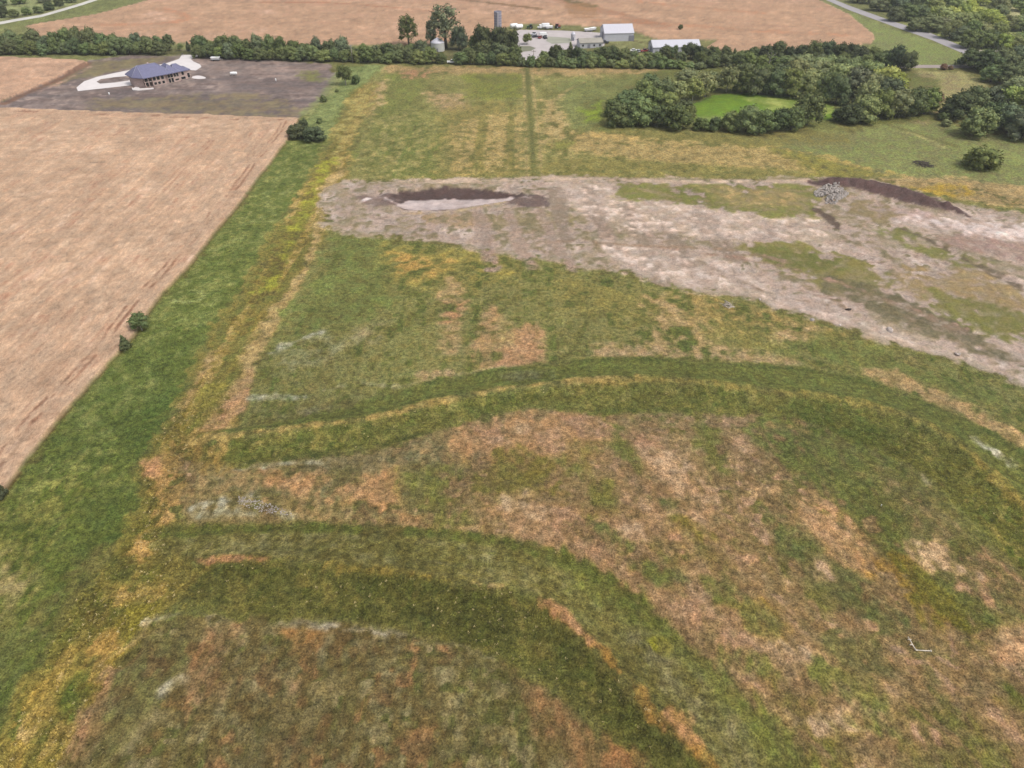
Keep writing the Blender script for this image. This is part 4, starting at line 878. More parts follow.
def row(trees, where, group):
    """label a row of planted trees from left to right"""
    trees = sorted(trees, key=lambda o: o['_px'])
    for k, o in enumerate(trees):
        n = 'bush' if o['_kind'] == 'bush' else ('cedar' if o['_kind'] == 'cedar' else 'tree')
        pos = 'leftmost' if k == 0 else ('rightmost' if k == len(trees) - 1 else ordn(k + 1) + ' from left')
        tag(o, '%s %s, %s %s' % (SHOW[o['_tone']], n, pos, where), 'bush' if n == 'bush' else 'tree', group)
        for key in ('_px', '_tone', '_kind'): del o[key]
def one(o, label, group=None):
    tag(o, label, NOUN[o['_kind']][1], group)
    for key in ('_px', '_tone', '_kind'): del o[key]
    return o
pick = lambda *a: grng.choice(a)
J = lambda s: grng.uniform(-s, s)
# hedgerow at the left
ra, rb = [], []
x = -4
while x < 168:
    ra.append(plant(x, 54.4 + J(.4), 13 + J(3), 14.5 + J(4) + (3 if x > 118 else 0), 'broad', pick('dark', 'dark', 'mid', 'blue'))); x += 10.5 + J(1.5)
x = -6
while x < 164:
    hh = 19 + J(2) - 4 * math.sin(x * .05) * (x > 40) * (x < 115)
    rb.append(plant(x, 50.6 + J(.5), 15 + J(4), hh + J(3), 'broad', pick('dark', 'mid', 'blue', 'dark'))); x += 11.5 + J(1.5)
for x, y, w, h in ((110, 47, 7, 13), (117, 46.5, 7, 12), (170, 50, 13, 18)): rb.append(plant(x, y, w, h, 'pale' if x > 150 else 'broad', 'dark'))
row(ra, 'in hedgerow front row left of driveway gap', 'trees of the hedgerow left of the driveway gap')
row(rb, 'in hedgerow back row left of driveway gap', 'trees of the hedgerow left of the driveway gap')
one(plant(181, 50.5, 6, 8.5, 'pale', 'mid'), 'small airy green tree standing in the driveway gap, left of the small cedar', 'small trees in the driveway gap')
one(plant(189, 51, 6, 11, 'cedar', 'deep'), 'small dark cedar in the driveway gap beside the white drive', 'small trees in the driveway gap')
# hedgerow in the middle
ra, rb = [], []
x = 199
while x < 516:
    by = 58.2 + (x - 199) * 7.2 / 317
    big = 1.0
    if 446 < x < 458: x += 9; continue
    ra.append(plant(x, by + J(.4), 14 + J(4), 14.5 + J(4), 'broad', pick('dark', 'dark', 'mid', 'blue', 'light' if 300 < x < 345 else 'dark'))); x += 10.8 + J(1.6)
x = 203
while x < 430:
    by = 54 + (x - 199) * 7.2 / 317
    rb.append(plant(x, by + J(.5), 15 + J(4), 18.5 + J(5) - (3 if 345 < x < 400 else 0), 'broad', pick('dark', 'dark', 'mid', 'blue'))); x += 11.6 + J(1.6)
rb.append(plant(201, 52.6, 17, 20, 'pale', 'dark'))
row(ra, 'in front row of hedgerow behind tilled plot', 'trees of the hedgerow behind the tilled plot')
row(rb, 'in back row of hedgerow behind tilled plot', 'trees of the hedgerow behind the tilled plot')
one(plant(409, 46, 24, 36, 'tall', 'dark', v=0), 'tall thin-crowned tree left of the white grain bin', 'tall trees around the farmstead')
one(plant(446, 48, 41, 50, 'tall', 'blue', v=1), 'tallest tree, open grey-green crown rising behind the white grain bin', 'tall trees around the farmstead')
one(plant(459, 50, 18, 26, 'broad', 'blue'), 'grey-green tree right of the white grain bin, below the tallest tree', 'tall trees around the farmstead')
one(plant(431, 46, 13, 30, 'tall', 'blue', v=0), 'slender grey-green tree directly behind the white grain bin', 'tall trees around the farmstead')
row([plant(x, y, w, h, 'broad', t) for x, y, w, h, t in ((484, 52, 22, 29, 'deep'), (499, 52.5, 22, 28, 'deep'), (512, 53, 17, 25, 'deep'), (474, 50, 12, 17, 'dark'))],
    'among round trees below the silo', 'round trees below the silo')
row([plant(x, y, w, h, 'broad', t) for x, y, w, h, t in ((482, 60, 20, 20, 'dark'), (500, 61, 22, 20, 'blue'), (515, 62, 17, 18, 'dark'), (468, 60, 14, 14, 'dark'))],
    'in row under round trees near silo', 'round trees below the silo')
# in front of the farmyard
row([plant(x, 66.2 + J(.4) + (x - 520) * .012, 13 + J(4), 9.5 + J(3), 'bush', pick('dark', 'mid', 'dark'), v=None) for x in (522, 531, 541, 551, 561, 571, 581, 591, 601, 611, 621, 631, 641, 651, 661, 671, 681, 690, 699)],
    'in low hedge before the farmyard', 'bushes of the low hedge before the farmyard')
row([plant(x, y, w, h, k, t) for x, y, w, h, k, t in ((551, 59, 10, 14, 'cedar', 'deep'), (557, 59.5, 13, 16, 'broad', 'deep'), (570, 59, 11, 18, 'cedar', 'deep'), (591, 60.5, 13, 10, 'broad', 'dark'), (605, 60, 15, 15, 'broad', 'dark'), (614, 60, 13, 14, 'broad', 'deep'), (624, 61, 14, 14, 'broad', 'mid'), (583, 60, 13, 12, 'broad', 'dark'), (597, 59, 13, 13, 'broad', 'mid'), (562, 61, 12, 12, 'broad', 'dark'), (633, 61, 12, 11, 'broad', 'dark'), (544, 61, 11, 11, 'broad', 'mid'), (577, 60, 11, 15, 'broad', 'deep'), (611, 55, 12, 11, 'broad', 'dark'), (648, 62, 13, 11, 'broad', 'dark'), (640, 63, 11, 8, 'bush', 'light'))],
    'between low hedge and farm sheds', 'trees between the low hedge and the sheds')
one(plant(527, 44.5, 10, 13, 'pale', 'dark'), 'small dark tree standing alone in the pale gravel farmyard')
row([plant(x, y, w, h, k, t) for x, y, w, h, k, t in ((664, 60, 13, 16, 'broad', 'deep'), (675, 57, 6, 14, 'pale', 'dark'), (690, 59, 15, 18, 'broad', 'deep'), (680, 62, 13, 12, 'broad', 'blue'), (698, 60, 14, 16, 'broad', 'deep'), (656, 62, 12, 11, 'broad', 'dark'), (669, 58, 12, 13, 'broad', 'dark'), (684, 56, 9, 13, 'pale', 'dark'))],
    'in front of the long white shed', 'trees before the long white shed')
# hedgerow right of the farm
ra, rb = [], []
x = 700
while x < 900:
    ra.append(plant(x, 67 + J(.6), 15 + J(2), 14 + J(3), 'broad', pick('dark', 'deep', 'dark', 'blue', 'mid'))); x += 11.5 + J(1.5)
for x, y, w, h, kd in ((703, 60, 14, 14, ''), (713, 60, 15, 15, ''), (725, 60, 13, 15, ''), (733, 61, 7, 14, 'cedar'), (742, 61, 14, 12, ''), (752, 60, 14, 14, ''), (763, 60.5, 15, 17, ''), (776, 60, 18, 20, ''), (788, 61, 12, 17, 'pale'), (799, 61, 15, 18, ''), (812, 62, 17, 23, ''), (824, 61, 19, 22, ''), (837, 61.5, 18, 20, ''), (850, 62, 18, 20, ''), (860, 63, 16, 18, ''), (871, 63, 17, 17, ''), (882, 65, 16, 16, ''), (893, 67, 18, 23, ''), (906, 70, 17, 20, '')):
    rb.append(plant(x, y, w, h, kd or 'broad', pick('deep', 'dark', 'deep')))
row(ra, 'in near hedge row right of long shed', 'hedgerow trees right of the long white shed')
row(rb, 'in far hedge row right of long shed', 'hedgerow trees right of the long white shed')
# wood round the bright green clearing
def wood(L, where, group, k='broad'):
    row([plant(x + J(1), y, w * 1.02, h, (kk or k), t) for x, y, w, h, t, kk in L], where, group)
wood([(618, 125, 24, 25, 'dark', ''), (640, 124, 28, 30, 'mid', ''), (657, 126, 24, 22, 'dark', ''), (676, 129, 28, 26, 'dark', ''), (690, 120, 14, 15, 'mid', '')],
     'in lowest row left of green clearing', 'trees left of the green clearing')
wood([(612, 116, 18, 18, 'dark', ''), (628, 112, 26, 24, 'dark', ''), (650, 112, 28, 26, 'mid', ''), (668, 114, 24, 24, 'light', ''), (684, 115, 20, 16, 'dark', '')],
     'in second row left of green clearing', 'trees left of the green clearing')
wood([(645, 102, 24, 24, 'mid', ''), (660, 103, 26, 26, 'blue', ''), (676, 101, 24, 24, 'sage', 'pale'), (650, 91, 20, 18, 'dark', ''), (692, 101, 22, 26, 'light', 'pale'), (704, 97, 22, 28, 'sage', 'pale')],
     'at upper left of green clearing', 'trees left of the green clearing')
wood([(686, 88, 24, 20, 'sage', ''), (710, 88, 22, 18, 'blue', ''), (727, 92, 24, 30, 'sage', 'pale'), (742, 93, 22, 26, 'dark', ''), (758, 94, 26, 28, 'blue', ''), (774, 95, 24, 28, 'dark', ''), (790, 96, 26, 30, 'mid', ''), (806, 98, 26, 30, 'sage', ''), (822, 100, 26, 32, 'dark', ''), (836, 104, 22, 32, 'blue', '')],
     'in row along far edge of clearing', 'trees behind the green clearing')
wood([(745, 82, 22, 20, 'dark', ''), (762, 82, 24, 20, 'dark', ''), (780, 84, 24, 22, 'blue', ''), (796, 84, 26, 26, 'sage', ''), (815, 86, 30, 28, 'sage', ''), (838, 90, 30, 28, 'light', ''), (856, 96, 28, 30, 'blue', ''), (870, 100, 26, 28, 'sage', '')],
     'in middle row behind green clearing', 'trees behind the green clearing')
wood([(800, 73, 26, 20, 'sage', ''), (822, 75, 30, 20, 'light', ''), (845, 78, 32, 22, 'sage', ''), (868, 81, 30, 22, 'light', ''), (884, 88, 26, 24, 'lime', ''), (893, 95, 22, 24, 'lime', '')],
     'in top row behind green clearing', 'trees behind the green clearing')
wood([(700, 130, 16, 13, 'dark', ''), (714, 130.5, 15, 15, 'dark', ''), (729, 130, 20, 21, 'mid', ''), (745, 132, 26, 29, 'mid', ''), (760, 133, 24, 26, 'mid', ''), (776, 131, 24, 24, 'dark', ''), (791, 130, 22, 24, 'dark', ''), (806, 125, 30, 34, 'mid', '')],
     'in row below near edge of clearing', 'trees below the green clearing')
wood([(838, 121, 16, 14, 'deep', ''), (848, 123, 24, 20, 'deep', ''), (862, 121, 28, 28, 'light', ''), (878, 117, 26, 30, 'mid', ''), (894, 117, 28, 30, 'sage', ''), (910, 116, 26, 30, 'dark', ''), (924, 114, 26, 28, 'mid', ''), (936, 104, 14, 13, 'red', ''), (886, 104, 28, 28, 'blue', ''), (862, 108, 24, 28, 'sage', '')],
     'in the thicket right of the clearing', 'trees right of the green clearing')
wood([(942, 120, 12, 8, 'dark', 'bush'), (955, 118, 30, 28, 'deep', ''), (972, 110, 26, 26, 'dark', ''), (988, 110, 28, 26, 'blue', ''), (1006, 112, 28, 28, 'lime', ''), (1024, 116, 28, 28, 'light', '')],
     'in the upper row above the lone bush', 'trees above the lone bush')
wood([(974, 136, 32, 30, 'mid', ''), (988, 126, 28, 26, 'dark', ''), (1006, 133, 30, 30, 'blue', ''), (1022, 140, 30, 32, 'blue', ''), (1038, 134, 28, 32, 'dark', '')],
     'in the lower row above the lone bush', 'trees above the lone bush')
wood([(970, 68, 24, 20, 'deep', ''), (986, 72, 26, 24, 'deep', ''), (984, 61, 18, 13, 'sage', ''), (1000, 68, 26, 22, 'dark', ''), (1016, 66, 26, 22, 'blue', '')],
     'in upper row of copse by road end', 'trees of the copse by the road end')
wood([(990, 82, 24, 18, 'mid', ''), (1004, 84, 26, 22, 'dark', ''), (1020, 84, 28, 24, 'dark', ''), (1012, 96, 24, 20, 'sage', ''), (1030, 100, 26, 22, 'mid', '')],
     'in lower row of copse by road end', 'trees of the copse by the road end')
# wood beyond the road, upper right
for k, (y, x0, x1, h) in enumerate(((2.5, 848, 1034, 11), (10, 868, 1034, 12), (18, 884, 1034, 12), (27, 905, 1034, 13), (36, 938, 1034, 14), (46, 958, 1034, 15))):
    L = []; x = x0 + 10
    while x < x1:
        d = (x - x0)
        if not (grng.random() < (.30 if k < 3 and x > 950 else .12)):
            L.append((x, y + 2 + J(2), 17 + J(4) + (3 if k > 2 else 0), h + 4 + J(3), pick('blue', 'dark', 'sage', 'blue') if d < 40 + 14 * (k < 2) else pick('lime', 'light', 'lime', 'light', 'sage', 'mid'), ''))
        x += 12 + J(3)
    wood(L, 'in %s row of wood beyond road' % ('farthest', 'second farthest', 'third farthest', 'third nearest', 'second nearest', 'nearest')[k], 'trees of the wood beyond the road')
# orchard trees at the upper left road
row([plant(x, y, w, h, 'broad', t) for x, y, w, h, t in ((2, 17.5, 16, 15, 'deep'), (15, 17, 10, 9, 'mid'), (27, 15, 10, 9, 'mid'), (39, 13, 10, 8, 'dark'), (50, 10, 11, 9, 'deep'), (60, 6, 12, 9, 'dark'), (72, 2.5, 12, 9, 'dark'))],
    'beside white gravel road at upper left', 'trees beside the white gravel road')
row([plant(x, y, w, h, 'broad', t) for x, y, w, h, t in ((0, 6, 16, 12, 'dark'), (20, 4, 14, 10, 'mid'), (46, 2, 14, 10, 'blue'), (8, -1, 12, 8, 'dark'))],
    'in row above trees by white road', 'trees beside the white gravel road')
# single trees and bushes in the fields
one(plant(346, 85, 17, 23, 'pale', 'dark'), 'airy dark tree at the upper end of the grass strip')
one(plant(356, 84, 9, 9, 'bush', 'dark'), 'dark bush at the foot of the airy tree by the tilled plot')
BG = 'bushes at the corner of the tan wheat field'
one(plant(297, 138, 19, 15, 'broad', 'deep'), 'very dark bush at the wheat corner, left one of the clump', BG)
one(plant(304, 132, 11, 14, 'broad', 'deep'), 'upright dark bush at the wheat corner, behind the clump', BG)
one(plant(314, 141, 24, 16, 'broad', 'deep'), 'widest very dark bush at the wheat corner, right one of the clump', BG)
one(plant(324, 102, 7, 7, 'bush', 'dark'), 'small round bush beside the tilled plot edge', 'small bushes on the grass strip')
one(plant(320, 123, 6, 5, 'bush', 'dark'), 'tiny dark bush just above the wheat corner clump', 'small bushes on the grass strip')
one(plant(337, 92, 4, 3, 'bush', 'dark'), 'tiny bush below the airy tree on the strip', 'small bushes on the grass strip')
one(plant(126.5, 349, 14, 15, 'cedar', 'deep'), 'small dark cedar on the wheat edge, nearer of the two', 'small trees on the wheat edge')
one(plant(142, 330, 20, 19, 'pale', 'mid'), 'thin grey-green sapling leaning over the wheat edge', 'small trees on the wheat edge')
one(plant(2, 497, 14, 10, 'bush', 'deep'), 'dark bush at the left photo edge where the wheat ends')
one(plant(978, 168, 33, 20, 'bush', 'mid', v=1), 'lone round green bush standing in the sage pasture')
one(plant(943, 69.5, 7, 6, 'bush', 'red'), 'larger reddish bush beside the grey gravel road', 'reddish bushes by the gravel road')
one(plant(950, 69.5, 5, 4, 'bush', 'red'), 'smaller reddish bush beside the grey gravel road', 'reddish bushes by the gravel road')
one(plant(680, 30.5, 5, 5, 'bush', 'deep'), 'tiny dark bush alone in the far orange wheat')
one(plant(946, 126, 10, 7, 'bush', 'sage'), 'low grey bush at the track left of the dark wood')
one(plant(768, 70, 7, 20, 'bare', 'dark'), 'pale bare trunk standing in the hedge right of the long shed', 'pale bare trunks in the hedgerow')
one(plant(885.5, 66, 6, 14, 'bare', 'dark'), 'pale bare trunk near the right end of the hedge', 'pale bare trunks in the hedgerow')
# ------------------------------------------------------------------ the house
STONE = plain('tan_stone', alb((208, 182, 174)), .9, .16, 1.6, bump=.3)
SLATE = plain('blue_grey_shingles', alb((130, 130, 160)), .8, .14, 1.2, stretch=(1, 1, 2.5), bump=.3)
RIDGE = plain('pale_ridge', alb((172, 172, 192)), .8, .08, 1.0)
GLASS = plain('dark_glass', (.012, .012, .016), .15, .2, .5, spec=.5)
TRIM = plain('pale_trim', alb((206, 192, 180)), .7, .05, 1)
O_ = Vector(at(154, 86.2)); U_ = Vector(at(189, 79.4)) - O_
ang = math.atan2(U_.y, U_.x); LU = U_.length
hs_ = empty('house', O_.x, O_.y, 0, ang)
tag(hs_, 'large stone house with blue-grey hipped roof beside the looped white drive', 'house')
k = LU / 22.0
def hp(*p): return [(a * k * (.64 if a < 0 else 1), b * k) for a, b in p]
def blk(m, poly, z0, z1): m.prism(hp(*poly), z0, z1)
def hip(m, r, poly, A, B, ze, zr, oh=.6):
    """hipped roof over a convex outline; A and B are the ends of its ridge"""
    P = hp(*poly); cx = sum(p[0] for p in P) / len(P); cy = sum(p[1] for p in P) / len(P)
    P = [(x + oh * math.copysign(1, x - cx) * (abs(x - cx) > .1), y + oh * math.copysign(1, y - cy)) for x, y in P]
    A, B = hp(A, B); n = len(P)
    near = [0 if math.hypot(p[0] - A[0], p[1] - A[1]) < math.hypot(p[0] - B[0], p[1] - B[1]) else 1 for p in P]
    vs = [(x, y, ze) for x, y in P] + [(*A, zr), (*B, zr)] + [(x, y, ze - .28) for x, y in P]
    fs = []
    for i in range(n):
        j = (i + 1) % n
        fs.append((i, j, n + near[i]) if near[i] == near[j] else (i, j, n + near[j], n + near[i]))
        fs.append((i + n + 2, j + n + 2, j, i))
    fs.append(tuple(n + 2 + i for i in range(n - 1, -1, -1)))
    m.add(vs, fs)
    for i in range(n): r.tube([(P[i][0], P[i][1], ze + .04), ((A, B)[near[i]][0], (A, B)[near[i]][1], zr + .06)], .11, 6)
    r.tube([(*A, zr + .06), (*B, zr + .06)], .12, 6)
w = MB()
blk(w, [(0, 0), (8, 0), (8, 13), (0, 13)], -.3, 4.7)
blk(w, [(8, .9), (9.2, .9), (9.2, 13), (8, 13)], -.3, 4.7)
blk(w, [(9.2, .3), (17, .3), (17, 13), (9.2, 13)], -.3, 4.6)
blk(w, [(17, 2), (22.5, 2), (22.5, 12), (17, 12)], -.3, 4.3)
blk(w, [(22.5, 4), (25, 4), (25, 11), (22.5, 11)], -.3, 3.9)
blk(w, [(-7.2, 5), (0, 5), (0, 13), (-7.2, 13)], -.3, 4.7)
blk(w, [(-14, 6.6), (-7.2, 2.2), (-7.2, 13), (-14, 13)], -.3, 4.6)
w.build('wall', STONE, hs_)
m, r = MB(), MB()
hip(m, r, [(-7.2, -.4), (13, -.4), (13, 15.5), (-14, 15.5), (-14, 6)], (-6, 8.5), (7, 8), 4.7, 9.0)
hip(m, r, [(9, .3), (17.4, .3), (17.4, 13), (9, 13)], (13, 5), (13, 9.5), 4.6, 7.9)
hip(m, r, [(15.5, 2), (22.6, 2), (22.6, 12), (15.5, 12)], (16.5, 7), (19, 7), 4.3, 7.2)
hip(m, r, [(21, 4), (25.2, 4), (25.2, 11), (21, 11)], (22, 7.5), (23, 7.5), 3.9, 5.3, .4)
rf = m.build('roof', SLATE, hs_); r.build('ridge_cap', RIDGE, rf)
m = MB(); m.box(3.2 * k, 4.2 * k, 8.4, 9.3, 7, 9.2); m.build('chimney', STONE, rf)
def window(u, z, ww, hh, v):
    f = MB(); u *= k * (.64 if u < 0 else 1); v *= k
    for a, b, c, d in ((u - ww / 2 - .12, u + ww / 2 + .12, z - .12, z), (u - ww / 2 - .12, u + ww / 2 + .12, z + hh, z + hh + .12), (u - ww / 2 - .12, u - ww / 2, z, z + hh), (u + ww / 2, u + ww / 2 + .12, z, z + hh)):
        f.box(a, b, v - .09, v + .05, c, d)
    fr_ = f.build('window', TRIM, hs_)
    p = MB(); p.box(u - ww / 2, u + ww / 2, v - .04, v + .04, z, z + hh); p.build('pane', GLASS, fr_)
for u_ in (1.4, 3.8, 6.4): window(u_, 2.55, 1.35, 1.75, 0); window(u_, .5, 1.25, 1.2, 0)
for u_ in (10.4, 12.2): window(u_, 2.5, 1.2, 1.7, .3)
for u_ in (14.2, 15.8): window(u_, 2.5, 1.1, 1.6, .3)
window(10.4, .1, 1.1, 2.0, .3); window(12.2, .1, 1.1, 2.0, .3); window(15, .7, 1.9, .7, .3)
window(19.8, 2.3, 1.2, 1.6, 2); window(19.6, .3, 2.2, 1.1, 2); window(23.7, .2, 1.6, 2.1, 4)
window(-3.5, 2.6, 3.2, 1.8, 5); window(-3.5, .2, 3.2, 1.9, 5)
for u_ in (-6.9, -3.4):
    m = MB(); m.box(u_ * k * .64 - .18, u_ * k * .64 + .18, .25, .6, -.1, 4.5, .03); m.build('porch_post', STONE, hs_)
m = MB(); m.box(-4.5 * k, -.05, .3, 4.9 * k, 2.2, 2.45); m.build('balcony', TRIM, hs_)
# low walls round the patio
m = MB()
q = [at(*p) for p in ((132.4, 88.4), (133.2, 90.3), (138, 90.8), (153.8, 89.1))]
for a_, b_ in zip(q[:-1], q[1:]):
    dx, dy = b_[0] - a_[0], b_[1] - a_[1]; L_ = math.hypot(dx, dy); nx, ny = -dy / L_ * .2, dx / L_ * .2
    m.prism([(a_[0] - nx, a_[1] - ny), (b_[0] - nx, b_[1] - ny), (b_[0] + nx, b_[1] + ny), (a_[0] + nx, a_[1] + ny)], -.1, .4)
tag(m.build('retaining_wall', CONC), 'low pale retaining wall round the patio at the left end of the house', 'wall')
# ------------------------------------------------------------------ farm buildings
WMET = plain('white_sheet_metal', alb((238, 236, 246), 1.85), .5, .03, .4, stretch=(3, 1, 1), spec=.3)
GMET = plain('grey_sheet_metal', alb((222, 222, 232)), .6, .06, .5, spec=.3)
DOORM = plain('grey_door', alb((150, 150, 160)), .6, .08, .5)
WALLW = plain('pale_wall_metal', alb((214, 214, 220)), .6, .05, .6, spec=.3)
def barn(name, pl, pr, depth, hw, hr, label, doors=(), wmat=WALLW, rmat=WMET, wins=0):
    a_, b_ = Vector(at(*pl)), Vector(at(*pr)); d_ = b_ - a_; L_ = d_.length
    e = empty(name, a_.x, a_.y, 0, math.atan2(d_.y, d_.x)); tag(e, label, 'barn')
    m = MB(); D = depth
    m.add([(0, 0, -.2), (L_, 0, -.2), (L_, D, -.2), (0, D, -.2), (0, 0, hw), (L_, 0, hw), (L_, D, hw), (0, D, hw), (0, D / 2, hr), (L_, D / 2, hr)],
          [(0, 1, 5, 4), (1, 2, 6, 9, 5), (2, 3, 7, 6), (3, 0, 4, 8, 7)])
    for x in np.arange(1.5, L_ - .5, 1.5): m.box(x - .05, x + .05, -.05, .0, 0, hw - .1)
    m.build('wall', wmat, e)
    r = MB(); o = .35; t = .12; sl_ = (hr - hw) / (D / 2)
    for s in (0, 1):
        y0, y1 = (-o, D / 2) if s == 0 else (D + o, D / 2)
        z0 = hw - o * sl_ + .06
        vs = [(-o, y0, z0), (L_ + o, y0, z0), (L_ + o, y1, hr + .06), (-o, y1, hr + .06)]
        vs += [(x, y, z + t) for x, y, z in vs]
        fs = [(0, 1, 2, 3), (7, 6, 5, 4), (0, 4, 5, 1), (1, 5, 6, 2), (2, 6, 7, 3), (3, 7, 4, 0)]
        r.add(vs, fs)
    for x in np.arange(0, L_ + .1, 1.2):
        z0 = hw - o * sl_ + .06 + t
        r.add([(x - .04, -o, z0), (x + .04, -o, z0), (x + .04, D / 2, hr + .06 + t), (x - .04, D / 2, hr + .06 + t), (x - .04, -o, z0 + .05), (x + .04, -o, z0 + .05), (x + .04, D / 2, hr + .11 + t), (x - .04, D / 2, hr + .11 + t)], [(4, 5, 6, 7), (0, 4, 7, 3), (1, 2, 6, 5), (0, 1, 5, 4)])
    r.build('roof', rmat, e)
    for (x0, x1, h, side) in doors:
        p = MB()
        if side == 'f': p.box(x0, x1, -.12, -.06, 0, h)
        else: p.box(-.12, -.003, x0, x1, 0, h)
        p.build('door', DOORM, e)
    for k_ in range(wins):
        p = MB(); x = L_ * (k_ + .5) / wins; p.box(x - .5, x + .5, -.1, -.06, 1.1, 2.1); p.build('window', GLASS, e)
    return e
barn('barn', (604.4, 41.6), (633, 41.0), 15, 4.6, 8.2, 'large white metal barn with bright roof at right of the gravel farmyard', [(4, 9, 4, 'l'), (15, 18.5, 3.2, 'f')], GMET)
barn('long_shed', (652.6, 53.4), (699.5, 52.6), 12, 3.2, 5.8, 'long low white-roofed shed partly hidden behind dark trees', [(3, 7, 2.8, 'l'), (8, 12, 2.6, 'f')], GMET)
barn('low_shed', (580, 48.6), (602.5, 47.8), 9, 3.0, 4.6, 'low grey-roofed shed with pale wall in front of the white barn', [(4.5, 6.2, 2.2, 'f')], WALLW, plain('weathered_roof', alb((184, 178, 166)), .8, .12, .4), wins=4)
# bins and silo
def bin_(name, px, py, wpx, hw, hr, label, cat, mat):
    x, y = at(px, py); r = wpx / pxm(px, py)[0] / 2
    e = empty(name, x, y, 0); tag(e, label, cat)
    m = MB(); prof = [(r, -.2)]
    for z in np.arange(.0, hw - .1, .55): prof += [(r, z + .05), (r + .05, z + .3)]
    prof += [(r, hw)]; m.lathe(prof, 28); m.build('wall', mat, e)
    m = MB(); m.lathe([(r + .12, hw - .05), (r + .12, hw + .05), (r * .75, hw + hr * .35), (r * .4, hw + hr * .72), (r * .1, hw + hr), (.02, hw + hr + .1)], 28); m.build('roof', WMET if hr > .8 else mat, e)
    m = MB(); m.box(-.5, .5, -r - .1, -r + .1, 0, 2); m.build('door', DOORM, e)
    return e
bin_('grain_bin', 438, 50.5, 13.5, 4.6, 2.4, 'round white grain bin with cone roof among the trees below the tallest tree', 'grain bin', plain('white_bin_metal', alb((224, 224, 218)), .55, .05, .5, spec=.3))
bin_('hopper_bin', 573, 40.4, 4.4, 3.6, 1.6, 'small upright white bin standing in the middle of the farmyard', 'grain bin', WALLW)
x, y = at(498, 36.5); si = empty('silo', x, y, 0); tag(si, 'tall narrow blue-grey silo rising above the round trees', 'silo')
SILO = plain('blue_grey_staves', alb((142, 140, 152)), .8, .12, .6, stretch=(1, 1, .2)); SILOB = plain('pale_silo_band', alb((196, 190, 196)), .8, .06, .6)
m = MB(); rs = 2.35; m.lathe([(rs, -.2), (rs, 14.4), (rs - .15, 14.45), (rs - .2, 13.8), (.02, 13.7)], 24); m.build('wall', SILO, si)
for z in np.arange(1.0, 14, 1.45):
    m = MB(); m.lathe([(rs + .01, z), (rs + .06, z + .03), (rs + .06, z + .16), (rs + .01, z + .19)], 24); m.build('hoop', SILOB, si)
m = MB(); m.box(-.55, .55, -rs - .5, -rs + .1, 0, 14.1, .05); m.build('chute', SILOB, si)
# ------------------------------------------------------------------ vehicles and yard machines
TYRE = plain('black_rubber', (.015, .015, .015), .9, .2, 3)
RIM = plain('steel_rim', (.3, .3, .31), .4, .1, 3, spec=.4)
PAINTS = {'white': (.72, .72, .72), 'red': (.22, .03, .025), 'dark': (.03, .032, .04), 'silver': (.4, .41, .43), 'green': (.03, .10, .03), 'tan': (.35, .3, .22)}
PM = {n: plain(n + '_paint', c, .35, .04, 1, spec=.5) for n, c in PAINTS.items()}
def wheel(e, x, y, r, w=.26):
    m = MB(); n = 16
    prof = [(r * .55, -w / 2), (r * .92, -w / 2), (r, -w * .3), (r, w * .3), (r * .92, w / 2), (r * .55, w / 2)]
    vs = [(x + a * math.cos(2 * math.pi * k / n), y + b, r + a * math.sin(2 * math.pi * k / n)) for a, b in prof for k in range(n)]
    fs = [(i * n + k, i * n + (k + 1) % n, (i + 1) * n + (k + 1) % n, (i + 1) * n + k) for i in range(len(prof) - 1) for k in range(n)]
    m.add(vs, fs, True); t = m.build('wheel', TYRE, e)
    m = MB(); m.tube([(x, y - w * .42, r), (x, y + w * .42, r)], r * .56, 14); m.build('rim', RIM, t)
